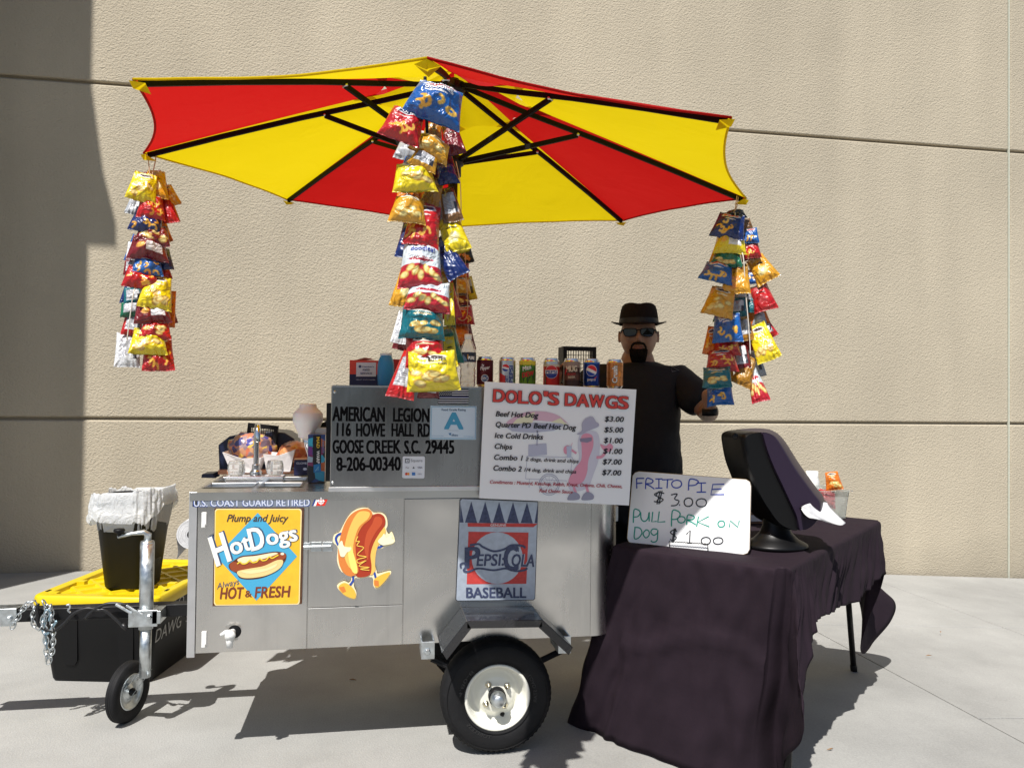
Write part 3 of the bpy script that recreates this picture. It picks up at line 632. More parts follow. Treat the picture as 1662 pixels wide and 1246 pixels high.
def t6(s_, x0, y0, x1, y1, h, m, l, **k): p = C6(x0, y0); q_ = C6(x1, y1); a.text(s_, p[0], p[1], q_[0], q_[1], h/2.831, m, l, **k)
t6('GENUINE', 385, 180, 457, 180, 10, ink(225,225,225), 4, bold=.02)
a.poly(c6([(284,205),(560,209),(550,444),(276,446)]), TRD, 2); a.ell(*C6(416,326), 41.5, 42, TIN, 3)
def swash(pts, wd, l=6): a.line(c6(curve(pts, 6)), wd, TNV, l)
for mm, l, bo in ((TIN, 4, .09), (TNV, 6, .03)):
    t6('EPSI:', 322, 362, 445, 360, 52, mm, l, bold=bo, shear=.12); t6('OLA', 480, 362, 585, 366, 54, mm, l, bold=bo, shear=.1)
    if mm is TNV: t6('P', 270, 372, 335, 366, 92, mm, 6, bold=.04, shear=.1); t6('C', 448, 384, 510, 382, 110, mm, 6, bold=.04, shear=.05)
swash([(250,372),(248,355),(265,350),(272,365),(262,384),(285,388),(330,374),(400,382),(455,374),(500,386),(540,382),(555,372)], 3.0)
swash([(290,268),(330,262),(350,275),(400,295),(450,285),(480,268),(530,270),(545,280)], 3.4)
t6('BASEBALL', 275, 508, 548, 508, 46, TNV, 3, bold=.04); a.build('poster_print', tn)
# flag, grade card, payment sticker
K3 = lambda l: [K(*p) for p in l]
a = Art(planeV(VF-.0035)); B_ = ink(24,24,30); W_ = ink(200,204,214)
a.poly(K3([(868,436),(1106,436),(1104,554),(866,552)]), B_)
for i in range(3):
    y0 = 446+i*17; a.poly(K3([(974 if i<3 else 868,y0),(1105,y0),(1105,y0+6.5),(974,y0+6.5)]), W_, 2)
for i in range(3):
    y0 = 503+i*17.5; a.poly(K3([(867,y0),(1104,y0+1),(1104,y0+7),(867,y0+6)]), W_, 2)
a.poly(K3([(867,494),(1105,495),(1105,503),(867,502)]), ink(30,40,95), 3)
for r_ in range(5):
    for c_ in range(6): x, y = K(880+c_*16+(r_ % 2)*7, 445+r_*10); a.ell(x, y, .65, .65, W_, 3, n=6)
tag(a.build('flag_sticker'), 'black and white flag sticker at the top of the grey box under the chip bags', 'sticker')
card = plate('food_grade_card', K3([(809,566),(1168,570),(1164,831),(803,828)]), VF-.007, .002, ink(190,215,232), 'pale blue food grade rating card with a large letter A on the grey box', 'sign')
a = Art(planeV(VF-.0078)); CB = ink(66,150,188)
a.poly(K3([(818,575),(1160,578),(1156,822),(812,819)]), ink(196,214,230))
for e_ in ([(818,575),(1160,578)], [(1160,578),(1156,822)], [(1156,822),(812,819)], [(812,819),(818,575)]): a.line(K3(e_), .5, CB, 2)
def t3(s_, x0, y0, x1, y1, h, m, l=2, **k): p = K(x0, y0); q_ = K(x1, y1); a.text(s_, p[0], p[1], q_[0], q_[1], h/4.793, m, l, **k)
t3('Food Grade Rating', 896, 606, 1083, 607, 17, ink(50,80,110), bold=.02); t3('A', 922, 745, 1058, 747, 122, CB, bold=.06); t3('dhec', 972, 803, 1022, 804, 17, ink(50,90,130), bold=.02)
a.poly(K3([(948,780),(972,778),(962,800)]), ink(50,110,160), 2); a.line(K3([(938,758),(1028,760)]), .3, ink(90,120,150)); t3('this rating may be verified', 820, 803, 910, 804, 6, CB); t3('www scdhec gov', 1066, 808, 1150, 809, 6, CB)
a.build('card_print', card)
sq = plate('payment_sticker', K3([(600,960),(758,960),(766,970),(762,1124),(754,1131),(598,1130),(589,1121),(592,968)]), VF-.005, .0018, ink(222,226,234), 'white square card-payment sticker on the grey box beside the number line', 'sticker')
a = Art(planeV(VF-.0058)); G_ = ink(70,75,85)
a.poly(K3([(611,979),(645,979),(645,1011),(611,1011)]), G_); a.poly(K3([(617,985),(639,985),(639,1005),(617,1005)]), ink(222,226,234), 2); a.poly(K3([(624,991),(632,991),(632,999),(624,999)]), G_, 3)
t3('Square', 655, 1003, 746, 1003, 21, ink(120,125,135), 2); t3('VISA', 708, 1053, 746, 1053, 11, ink(60,70,110), 2, bold=.03); t3('Pay', 616, 1053, 642, 1053, 10, G_, 2); a.poly(K3([(668,1055),(677,1038),(686,1055)]), G_, 2)
a.ell(*K(620,1097), 1.9, 2.2, ink(205,60,50), 2); a.ell(*K(636,1097), 1.9, 2.2, ink(235,150,60), 3); a.poly(K3([(664,1085),(690,1085),(690,1108),(664,1108)]), ink(60,120,190), 2); t3('DISC', 710, 1102, 742, 1102, 9, G_, 2)
a.build('sticker_print', sq)
# ---------------------------------------------------------------- menu board
MV = VF-.045
mp = [(787,619),(1033,632),(1021,820),(778,808)]
mb = plate('menu_board', mp, MV, .010, mat('white_foam_board', (.84,.85,.87), .5), 'large white price board headed with red lettering, leaning on the cart front', 'sign')
a = Art(planeV(MV-.0008))
C4 = lambda x, y: (760+x/4.614, 560+y/4.614)
def c4(l): return [C4(*p) for p in l]
def t4(s_, x0, y0, x1, y1, h, m, l=6, **k): p = C4(x0, y0); q_ = C4(x1, y1); a.text(s_, p[0], p[1], q_[0], q_[1], h/4.614, m, l, **k)
# faded picture
FP = ink(216,178,196); FR = ink(222,150,172); FG = ink(182,184,204); FY_ = ink(226,222,190); FL = ink(170,172,190)
a.poly(c4(curve([(285,585),(330,545),(400,510),(500,494),(600,502),(680,530),(740,580),(756,600),(720,575),(600,570),(480,565),(360,590)], 4, True)), FP, 1)
a.poly(c4([(330,590),(360,555),(500,500),(480,580)]), FY_, 2); a.poly(c4([(620,575),(690,585),(745,600),(690,545)]), FY_, 2)
a.poly(c4([(290,620),(330,590),(480,580),(700,588),(715,600),(640,640),(480,655),(330,645)]), FG, 1); a.line(c4([(518,640),(515,750)]), 2, FG, 1)
a.poly(c4([(450,745),(585,735),(590,820),(450,830)]), FG, 1)
for e_ in ([(440,830),(780,840)], [(440,830),(430,1000)], [(430,1000),(740,1015)], [(780,840),(760,1010)], [(458,1000),(455,1065)]): a.line(c4(e_), .8, FG, 1)
for rx in (76, 64): a.line([C4(606+rx*math.cos(g), 1043+rx*1.05*math.sin(g)) for g in [2*PI*k/36 for k in range(36)]], 1.0, FL, 2, closed=True)
for k in range(12): g = 2*PI*k/12; a.line([C4(606, 1043), C4(606+66*math.cos(g), 1043+68*math.sin(g))], .4, FL, 1)
a.poly(c4(curve([(925,640),(970,660),(985,740),(975,860),(940,960),(900,1060),(830,1090),(760,1080),(750,1010),(790,930),(830,850),(820,760),(830,680),(870,640)], 5, True)), ink(206,204,218), 1)
a.poly(c4(curve([(845,690),(880,660),(930,680),(935,760),(900,860),(890,950),(860,1020),(800,1050),(758,1040),(755,1000),(800,920),(845,860),(850,780)], 5, True)), FR, 2)
a.poly(c4(curve([(812,665),(850,640),(850,590),(880,548),(930,535),(955,570),(978,590),(970,612),(900,640),(850,668)], 4, True)), ink(172,170,190), 3)
a.poly(c4([(835,700),(925,690),(925,715),(890,730),(838,722)]), ink(140,132,155), 4)
for pl in ([(990,740),(1030,755),(1060,735),(1085,760),(1070,790),(1030,800),(1000,770)], [(715,770),(740,750),(760,760),(750,810),(720,810)]): a.poly(c4(curve(pl, 3, True)), FR, 3)
a.line(c4(curve([(960,840),(1000,835),(1030,800)], 4)), 4.5, FR, 2); a.line(c4([(760,775),(810,810)]), 3.5, FR, 2); a.poly(c4([(735,755),(775,755),(770,840),(740,840)]), ink(185,192,215), 4); a.line(c4([(770,755),(780,730)]), .6, FR, 4)
a.line(c4([(790,1060),(810,1120)]), 4, FR, 2); a.line(c4([(880,1040),(900,1110)]), 4, FR, 2)
for x in (790, 895): a.poly(c4(curve([(x-45,1140),(x-20,1105),(x+15,1100),(x+45,1125),(x+35,1155),(x-40,1160)], 4, True)), ink(150,150,170), 3)
TB = ink(34,34,46); TR = ink(205,66,60); CR = ink(170,60,75)
for mm, l, bo, o_ in ((TB, 7, .085, 0), (TR, 9, .045, 0)):
    for s_, x0, y0, x1, y1, h in (('D',188,422,268,426,90),('O',282,430,362,433,90),('L',376,434,446,437,90),('O',456,440,545,444,92),("'",565,443,592,444,92),('S',600,446,675,449,92),('D',726,452,805,455,90),('A',814,458,900,461,90),('W',906,462,1012,467,90),('G',1030,470,1112,473,90),('S',1122,474,1196,477,90)):
        t4(s_, x0, y0, x1, y1, h, mm, l, bold=bo)
for s_, x0, y0, x1, y1, h in (('Beef Hot Dog',206,533,520,544,38),('Quarter PD',202,612,464,621,38),('Beef Hot Dog',490,622,802,636,38),('Ice Cold Drinks',198,694,556,706,38),('Chips',194,775,325,780,38),('Combo 1',190,857,400,864,38),('2 dogs, drink and chips',430,865,824,882,26),('Combo 2',185,938,396,946,38),('1/4 dog, drink and chips',420,945,805,960,26),
    ('$3.00',1022,570,1160,575,37),('$5.00',1018,650,1157,655,37),('$1.00',1015,730,1153,735,37),('$1.00',1011,810,1149,815,37),('$7.00',1006,890,1145,894,37),('$7.00',1002,970,1141,975,37)):
    t4(s_, x0, y0, x1, y1, h, TB, 6, bold=.032 if h < 30 else .038, shear=.2)
t4('Condiments : Mustard, Ketchup, Relish, Kraut, Onions, Chili, Cheese,', 160, 1035, 1152, 1069, 24, CR, 6, bold=.035, shear=.2); t4('Red Onion Sauce', 532, 1100, 780, 1110, 24, CR, 6, bold=.035, shear=.2)
a.build('board_print', mb)

# ================================================================= UMBRELLA
RIM8 = [(.109,1.844,2.117),(-.686,2.301,2.174),(-.923,3.186,2.233),(-.463,3.981,2.262),(.423,4.22,2.243),(1.218,3.763,2.188),(1.455,2.878,2.128),(.995,2.083,2.098)]
RPX = [(693,103),(216,136),(233,254),(465,328),(735,372),(1012,362),(1211,327),(1187,198)]
rim8 = [onV(px, py, p[1]) for p, (px, py) in zip(RIM8, RPX)]
HUB = onV(737, 141, 3.03); PX = HUB.x; PYc = 3.03
umb = thing('patio_umbrella', 'large red and yellow panelled umbrella over the cart with black ribs', 'umbrella', (PX, PYc, ZT))
def cloth(name, c1):
    m = bpy.data.materials.new(name); m.use_nodes = True; n = m.node_tree.nodes; L = m.node_tree.links; b = n['Principled BSDF']; out = n['Material Output']
    b.inputs['Base Color'].default_value = c1; b.inputs['Roughness'].default_value = .75; b.inputs['Specular IOR Level'].default_value = .2
    tr = n.new('ShaderNodeBsdfTranslucent'); tr.inputs[0].default_value = c1; mx = n.new('ShaderNodeMixShader'); mx.inputs[0].default_value = .5
    L.new(b.outputs[0], mx.inputs[1]); L.new(tr.outputs[0], mx.inputs[2]); L.new(mx.outputs[0], out.inputs[0])
    tc = n.new('ShaderNodeTexCoord'); t = n.new('ShaderNodeTexNoise'); t.inputs['Scale'].default_value = 5; t.inputs['Detail'].default_value = 7; t.inputs['Distortion'].default_value = .8
    L.new(tc.outputs['Object'], t.inputs[0]); bp = n.new('ShaderNodeBump'); bp.inputs['Distance'].default_value = .012; bp.inputs['Strength'].default_value = .6; L.new(t.outputs['Fac'], bp.inputs['Height']); L.new(bp.outputs[0], b.inputs['Normal']); L.new(bp.outputs[0], tr.inputs['Normal'])
    return m
RED = cloth('red_canvas', (.50,.008,.007,1)); YLW = cloth('yellow_canvas', (.74,.565,.003,1))
APEX = HUB+Vector((0, 0, .03))
ctr = Vector((PX, PYc, sum(p.z for p in rim8)/8))
for i in range(8):
    A, B = rim8[i], rim8[(i+1) % 8]
    def pt(u, v, A=A, B=B, i=i):
        # u across the panel, v from the vent ring to the rim
        e = A.lerp(B, u); mid = 4*u*(1-u)
        e = e+(ctr-e).normalized()*(.048*mid)
        t = .27+.73*v
        p = APEX.lerp(e, t); p.z += .004*math.sin(PI*t) - .020*mid*t*(1-t)*2
        p.z += .0035*noise.noise(Vector((p.x*5, p.y*5, i)))*min(1, 4*u*(1-u)*2)+.002*math.sin(v*40+6*u)*max(0, v-.8)*4*u*(1-u)*2
        return p+Vector((0, 0, .013))
    col = YLW if i % 2 == 0 else RED
    q = MB(); q.grid(pt, 24, 40); o = q.build('canopy_panel', col, umb, fixn=False)
    # hem, a thin rolled strip
    q = MB(); q.tube([pt(k/14, 1) for k in range(15)], .004, n=5); q.build('hem', col, o)
    def vp_(u, v, A=A, B=B):
        e = A.lerp(B, u); e = e+(ctr-e).normalized()*(.30*4*u*(1-u)); t = .33*v; p = APEX.lerp(e, t); p.z += .034-.012*v**2; return p
    q = MB(); q.grid(vp_, 8, 6); q.build('vent_panel', col, umb, fixn=False)
q = MB(); q.cyl((PX, PYc, ZT-.5), (PX, PYc, HUB.z+.03), .019, n=20); q.build('pole', BLKMET, umb)
q = MB(); q.lathe([(.019,-.03),(.04,-.03),(.045,-.015),(.045,.012),(.03,.02),(.019,.02)], (PX, PYc, HUB.z), n=16); q.build('hub', BLKMET, umb)
RUN = onV(735, 262, PYc)
q = MB(); q.lathe([(.021,-.06),(.032,-.06),(.032,-.02),(.042,-.015),(.042,.015),(.021,.02)], (PX, PYc, RUN.z), n=16); q.build('runner', BLKMET, umb)
def bar(q, a, b, w_, h_):
    a, b = Vector(a), Vector(b); d = (b-a).normalized(); s_ = d.cross(Vector((0,0,1))).normalized()*w_/2; u_ = s_.normalized().cross(d)*h_/2
    q.add([a-s_-u_, a+s_-u_, a+s_+u_, a-s_+u_, b-s_-u_, b+s_-u_, b+s_+u_, b-s_+u_], [(0,1,2,3),(7,6,5,4),(0,4,5,1),(1,5,6,2),(2,6,7,3),(3,7,4,0)])
hub_c = Vector((PX, PYc, HUB.z))
RIBM = mat('black_rib_paint', (.004,.004,.0045), .6, spec=.15)
for i in range(8):
    e = rim8[i]; d = (e-hub_c); h0 = hub_c+Vector((d.x, d.y, 0)).normalized()*.035
    def rp(t): 
        p = hub_c.lerp(e, t); p.z += .012*math.sin(PI*t); return p
    q = MB(); P = [h0]+[rp(t) for t in (.25, .5, .75, .985)]
    for k in range(4): bar(q, P[k], P[k+1]+(P[k+1]-P[k]).normalized()*.001, .012, .018)
    rb = q.build('rib', RIBM, umb)
    j = rp(.42)+Vector((0,0,-.012)); q = MB(); r0 = Vector((PX, PYc, RUN.z))+Vector((d.x, d.y, 0)).normalized()*.035
    bar(q, r0, j, .012, .018); q.build('strut', RIBM, umb)
    q = MB(); q.lathe([(0,.014),(.005,.012),(.006,-.012),(0,-.014)], j, Vector((0,0,1)).cross(Vector((d.x,d.y,0))).normalized(), n=8); q.build('pivot_pin', GALV, rb)
    # corner pocket
    A, B, Cc = rim8[i-1], rim8[i], rim8[(i+1) % 8]; q = MB(); b_ = B+Vector((0,0,.006)); i0 = (ctr-B).normalized()
    q.add([b_+i0*.0-Vector((0,0,.02)), b_+(A-B).normalized()*.036+i0*.006-Vector((0,0,.004)), b_+i0*.05-Vector((0,0,.022)), b_+(Cc-B).normalized()*.036+i0*.006-Vector((0,0,.004)), b_-i0*.012], [(0,1,2),(0,2,3),(0,4,1),(0,3,4)])
    q.build('corner_pocket', YLW, umb, fixn=False)
# pull cord on the pole
q = MB(); q.tube(curve([onV(740,262,2.98), onV(747,300,2.97), onV(748,360,2.97), onV(744,430,2.97)], 6), .002, n=5); q.build('pull_cord', mat('cream_cord', (.6,.5,.38), .8), umb)
# ================================================================= TABLE
TZ = .74
TA, TBn, TC = onH(1001, 886, TZ), onH(1274, 926, TZ), onH(1427, 846, TZ)
es = (TC-TBn); LS = es.length; es.normalize()                       # along the long side, away
et = Vector((-es.y, es.x, 0)); LT = (TA-TBn).dot(et)                 # across, towards the cart
O = TBn.copy()
def TP(s, t, z=TZ): return Vector((O.x, O.y, 0))+es*s+et*t+Vector((0, 0, z))
table = thing('folding_table', 'folding table with black legs under the dark plum tablecloth', 'table', TP(LS/2, LT/2, gz(1.8)))
q = MB(); c4_ = [TP(.015,.015), TP(LS-.015,.015), TP(LS-.015,LT-.015), TP(.015,LT-.015)]; q.prism([p-Vector((0,0,.045)) for p in c4_], (0,0,.036), WHITEP); q.build('table_top', WHITEP, table, bevel=.004)
lf = onH(1386, 1088, gz(2.45)); lt_ = onP(1340, 985, TP(0,.0), et)
dleg = (lf-TP(LS-.25, .04, .70))
def legp(s0, t0, s1, t1):
    a = TP(s0, t0, .70); b = TP(s1, t1, 0); b.z = gz(b.x); q = MB(); q.tube([a, b], .0135, n=10); q.lathe([(.016,0),(.017,.03),(.0145,.035)], b, (a-b), n=10); q.build('leg', BLKMET, table)
lfs, lft = (lf-O).dot(es), (lf-O).dot(et)
a = TP(lfs-.24, max(.05, lft), .70); q = MB(); b = Vector((lf.x, lf.y, gz(lf.x))); q.tube([a, b], .0145, n=10); q.lathe([(.017,0),(.018,.03),(.015,.04)], b, (a-b), n=10); q.build('leg', BLKMET, table)
legp(lfs-.24, LT-.06, lfs, LT-.02); legp(.22, .05, .10, .02); legp(.22, LT-.06, .10, LT-.02)
for s0 in (lfs-.1, .16):
    q = MB(); q.tube([TP(s0, .06, .42), TP(s0, LT-.05, .42)], .009, n=8); q.build('leg_brace', BLKMET, table)
# cloth
CL = mat('plum_black_cotton', (.0185,.0112,.0172), .85, var=.12, vscale=9, bump=.0035, bscale=11, spec=.2)
def sideBC(px, py): return onP(px, py, TBn-et*.02, et)
top = [(0,LT),(0,LT*.82),(0,LT*.62),(0,LT*.42),(0,LT*.22),(0,.03),(.02,0),(.07,0),(.16,0),(LS*.3,0),(LS*.48,0),(LS*.66,0),(LS*.83,0),(LS-.03,0),(LS,.03),(LS,LT*.3),(LS,LT*.65),(LS,LT),(LS*.75,LT),(LS*.5,LT),(LS*.25,LT)]
def gp_(px, py): p = onH(px, py, 0); return onH(px, py, gz(p.x)+.004)
hem = [gp_(926,1167), gp_(966,1190), gp_(1004,1208), gp_(1080,1236), gp_(1150,1258), gp_(1222,1272),
       gp_(1262,1262), sideBC(1272,1165)-et*.06, sideBC(1304,1030)-et*.035, sideBC(1343,992)-et*.012, sideBC(1378,976)-et*.012, sideBC(1405,957)-et*.012,
       TP(LS-.02, -.03, onP(1405,945,TBn,et).z), onV(1396,1050,3.40), onV(1417,1046,3.52), onV(1442,965,3.70),
       TP(LS+.12, LT+.05, .40), TP(LS*.75, LT+.03, .36), TP(LS*.5, LT+.03, .38), TP(LS*.25, LT+.03, .30)]
hem.insert(9, hem[8].lerp(hem[9], .3)); hem.pop(9)
assert len(top) == len(hem)+1 or len(top) == len(hem), (len(top), len(hem))
if len(top) == len(hem)+1: hem.insert(9, sideBC(1322,1000)-et*.015)
N_ = len(top); SUBN = 26; JN = 30
tpL = curve(top, SUBN, True); hmL = curve([tuple(h) for h in hem], SUBN, True); n = len(tpL)
q = MB(); rr = random.Random(3)
rows_ = []
def clampt(t): return (min(max(t[0], 0), LS), min(max(t[1], 0), LT))
for j in range(JN+1):
    f = j/JN; row = []
    for i in range(n):
        s_, t_ = clampt(tpL[i]); T = TP(s_, t_, TZ+.006); Hh = Vector(hmL[i])
        nx = (0 if 0 < s_ < LS else (-1 if s_ <= 0 else 1)); ny = (0 if 0 < t_ < LT else (-1 if t_ <= 0 else 1)); out = (es*nx+et*ny)
        if out.length > 0: out.normalize()
        # a rounded edge, then down to the hem
        if f < .12:
            g = f/.12*PI/2; r_ = .014; p = T+out*(r_*math.sin(g)) - Vector((0,0,r_*(1-math.cos(g))))
        else:
            a0 = T+out*.014-Vector((0,0,.014)); g = (f-.12)/.88
            k = i/SUBN; amp = .010 if k < 6 else .010
            ho = Vector((Hh.x, Hh.y, 0)); ao = Vector((a0.x, a0.y, 0)); 
            xy = ao.lerp(ho, g**(1.08 if .5 < k < 5 else 1.0)); p = Vector((xy.x, xy.y, a0.z+(Hh.z-a0.z)*g))
            wv = math.sin(k*4.1+.8*math.sin(k*1.7))*.55+math.sin(k*(13.0 if 7.4 < k < 14 else 8.3)+2*g)*.35+noise.noise(Vector((k*2.5, g*2.2, 1)))*.9
            p += out*amp*wv*min(1, g*1.6)
            if 7.4 < k < 14: p += out*(0.0045*math.sin(k*23+3*math.sin(k*3.1)+2.5*g)*min(1, g*3)+.004*noise.noise(Vector((k*9, g*3, 4))))
            else: p += out*.013*math.exp(-((g-.42-.07*math.sin(k*1.3))/.03)**2)*(1 if 1 < k < 5.5 else 0)+out*.010*noise.noise(Vector((k*3.2, g*7, 8)))
            p += Vector((noise.noise(Vector((p.x*5, p.y*5, p.z*5))), noise.noise(Vector((p.x*5+9, p.y*5, p.z*5))), 0))*.012*min(1, g*2)
        row.append(p)
    rows_.append(row)
vs = [p for r_ in rows_ for p in r_]
fs = [(j*n+i, j*n+(i+1) % n, (j+1)*n+(i+1) % n, (j+1)*n+i) for j in range(JN) for i in range(n)]
# top sheet: rings shrinking to the middle
K_ = 14; base = len(vs); mid = (LS/2, LT/2)
for j in range(1, K_+1):
    f = j/K_
    for i in range(n):
        s_, t_ = clampt(tpL[i]); S_, T_ = s_+(mid[0]-s_)*f, t_+(mid[1]-t_)*f
        p = TP(S_, T_, TZ+.006); p.z += .0035*noise.noise(Vector((S_*6, T_*9, 0)))*min(1, j/3); vs.append(p)
for j in range(K_):
    o0 = 0 if j == 0 else base+(j-1)*n; o1 = base+j*n
    fs += [(o0+i, o1+i, o1+(i+1) % n, o0+(i+1) % n) for i in range(n)]
q.add(vs, fs, None, True); tc = q.build('tablecloth', CL, None)
bm = bmesh.new(); bm.from_mesh(tc.data); bmesh.ops.remove_doubles(bm, verts=bm.verts, dist=.0002); bm.to_mesh(tc.data); bm.free()
so_ = tc.modifiers.new('thickness', 'SOLIDIFY'); so_.thickness = .0015
tag(tc, 'dark plum tablecloth draped to the ground over the folding table', 'tablecloth')
tz = TZ+.008
# ---------------------------------------------------------------- handwritten board on wire easel
bA, bB = onH(1020, 879, tz), onH(1214, 899, tz); bn = Vector((0,0,1)).cross(bA-bB); bn = Vector((-(bB-bA).y*-1, (bB-bA).x*-1, 0)).normalized()
if bn.dot(CAM-bA) < 0: bn = -bn
bpn = (bn*math.cos(R(10))+Vector((0,0,1))*math.sin(R(10))).normalized()
bp0 = bA
C8 = lambda x, y: (1000+x/3.4625, 680+y/3.4625)
def c8(l): return [C8(*p) for p in l]
bo_ = [(92,318),(106,300),(128,293),(730,338),(750,350),(757,375),(750,730),(738,752),(715,760),(95,700),(70,688),(62,668)]
q = MB(); q.prism([onP(x, y, bp0, bpn) for x, y in c8(bo_)], -bpn*.012, mat('white_marker_board', (.80,.81,.82), .25)); wb = q.build('marker_board', None, None, bevel=.001)
tag(wb, 'small white marker board handwritten FRITO PIE $3.00 on the tablecloth', 'sign')
a = Art(planeP(bp0, bpn, .0006)); MBL = ink(48,72,170); MBK = ink(40,42,48); MGR = ink(20,150,130)
a.line(c8(bo_+[bo_[0]]), .7, mat('brass_board_edge', (.4,.25,.1), .4, .6), 1)
ST = {'F': [[(0,0),(0.02,1)],[(0,.02),(1,0)],[(.02,.5),(.75,.45)]], 'R': [[(0,1),(.1,0),(.6,.02),(.85,.22),(.6,.45),(.08,.5),(.5,.7),(1,1)]], 'I': [[(0,.02),(1,0)],[(.5,0),(.5,1)],[(0,1),(1,.98)]], 'T': [[(0,.05),(1,0)],[(.5,.03),(.45,1)]],
 'O': [[(.5,0),(.15,.15),(0,.5),(.15,.88),(.5,1),(.85,.85),(1,.5),(.85,.12),(.5,0)]], 'P': [[(.1,1),(.2,0),(.75,0),(1,.22),(.7,.5),(.15,.55)]], 'E': [[(1,0),(.15,.03),(0,1),(1,.98)],[(.08,.5),(.8,.45)]],
 '$': [[(1,.2),(.5,.12),(.05,.28),(.5,.48),(.9,.66),(.5,.85),(0,.78)],[(.62,0),(.3,1)],[(.8,0),(.48,1)]], '3': [[(0,.08),(.7,0),(.4,.42),(.9,.6),(.6,.95),(0,1)]], '1': [[(0,.3),(.6,0),(.5,1)],[(.1,1),(.9,1)]],
 'U': [[(0,0),(.05,.7),(.4,1),(.8,.7),(.95,0),(.95,1)]], 'L': [[(.2,0),(0,1),(1,.95)]], 'K': [[(.15,0),(0,1)],[(.95,0),(.1,.55),(1,1)]], 'N': [[(0,1),(.1,0),(.85,1),(1,0)]], 'D': [[(.1,0),(.0,1),(.6,.95),(1,.5),(.7,.08),(0,.02)]], 'o': [[(.5,0),(.1,.3),(0,.6),(.4,1),(.9,.7),(.9,.2),(.5,0)]], 'g': [[(.9,.05),(.3,0),(0,.25),(.4,.48),(.9,.3),(.95,.1),(.85,.85),(.3,1),(.0,.88)]], '.': [[(0,0),(1,1)]]}
def hand(seq, m):
    for ch, x0, y0, x1, y1 in seq:
        for st in ST[ch]:
            P = [(x0+(x1-x0)*x, y0+(y1-y0)*y) for x, y in st]
            if ch in 'OoSgPRD3U$' and len(P) > 3: P = curve(P, 4)
            a.line(c8(P), 1.9, m, 2)
hand([('F',115,332,158,390),('R',165,335,215,392),('I',220,335,260,388),('T',258,338,320,388),('O',312,342,368,386),('P',400,340,462,400),('I',452,358,505,410),('E',532,365,608,424)], MBL)
hand([('$',212,402,270,478),('3',308,420,358,486),('.',354,478,358,484),('O',382,442,430,490),('O',450,446,508,492),('$',303,613,342,692),('1',395,625,430,695),('O',478,662,530,704),('O',546,664,600,702)], MBK)
hand([('P',92,510,135,582),('U',138,522,188,574),('L',200,520,228,576),('L',234,518,276,578),('P',305,516,360,602),('O',345,546,388,582),('R',396,540,448,592),('K',452,546,524,604),('O',572,570,610,606),('N',636,570,692,606),('D',102,606,145,668),('o',152,620,188,666),('g',195,616,236,690)], MGR)
a.line(c8(curve([(240,405),(225,430),(245,440),(228,460),(250,470)], 3)), 1.6, MBK, 3)
a.build('board_print', wb)
easel = thing('wire_easel', 'thin black wire easel holding the marker board on the tablecloth', 'easel', bA.lerp(bB, .5))
q = MB()
fr = lambda x, y, d=.014: onP(*C8(x, y), bp0+bpn*d, bpn)
l_, r_ = fr(300, 728), fr(516, 748)
q.tube([Vector((l_.x, l_.y, tz+.002))-bpn*.12*Vector((1,1,0)).length/1.414, l_, fr(298, 686)], .0018, n=6)
q.tube([Vector((r_.x, r_.y, tz+.002))-bpn*.12, r_, fr(515, 702)], .0018, n=6)
q.tube([fr(298+k*7.2, 686+k*.5+(2 if k % 2 else -2)) for k in range(31)], .0018, n=6); q.build('wire_frame', BLKMET, easel)
# ---------------------------------------------------------------- napkin dispenser
dsp = thing('napkin_dispenser', 'black pedestal napkin dispenser with smoky purple cover and a white napkin sticking out', 'napkin dispenser', onH(1258, 888, tz))
bc = onH(1259, 887, tz); 
SMK = mat('smoky_purple_plastic', (.026,.018,.034), .38, coat=.0, spec=.18)
DBK = mat('satin_black_plastic', (.005,.005,.0055), .38, spec=.3)
q = MB(); q.lathe([(.0,0),(.122,0),(.125,.006),(.120,.014),(.088,.030),(.062,.055),(.050,.085),(.047,.12),(.052,.16),(.06,.19),(.0,.19)], bc, (0,0,1), n=40, sy=.82); q.build('pedestal', DBK, dsp)
DV = bc.y
def D8(x, y, dv=0): return onV(*C8(x, y), DV+dv)
# housing (back, black) and cover (front, smoky): two rounded lofts that meet along a curved seam
seam = curve([(742,66),(765,150),(803,250),(850,350),(892,440),(928,520),(945,596)], 5)
back = curve([(742,66),(700,66),(662,76),(648,95),(650,130),(668,230),(700,320),(740,420),(790,500),(850,575),(925,603),(945,596)], 4)
front = curve([(945,596),(1000,600),(1060,588),(1130,560),(1188,520),(1204,470),(1200,430),(1150,368),(1062,243),(978,113),(920,66),(860,56),(790,60),(742,66)], 5)
def shell(name, outl, m, secs):
    q = MB(); cx_ = sum(p[0] for p in outl)/len(outl); cy_ = sum(p[1] for p in outl)/len(outl)
    def keep(x, y, k):
        # shrink only away from the seam
        d = min(math.hypot(x-a_, y-b_) for a_, b_ in seam); f_ = min(1, d/170); kk_ = 1-(1-k)*f_; return (x+(cx_-x)*(1-kk_), y+(cy_-y)*(1-kk_))
    n = len(outl); vs = []
    for dv, k in secs:
        for x, y in outl: vs.append(onV(*C8(*keep(x, y, k)), DV)+Vector((0, dv, 0)))
    fs = [(j*n+i, j*n+(i+1) % n, (j+1)*n+(i+1) % n, (j+1)*n+i) for j in range(len(secs)-1) for i in range(n)]
    q.add(vs, fs, None, True); q.add([vs[i] for i in range(n)], [tuple(range(n-1,-1,-1))], None, False); q.add([vs[(len(secs)-1)*n+i] for i in range(n)], [tuple(range(n))], None, False)
    return q.build(name, m, dsp)
shell('housing', back[:-1]+seam[::-1][:-1], DBK, [(-.098,.90),(-.090,.97),(-.07,1),(.07,1),(.090,.97),(.098,.90)])
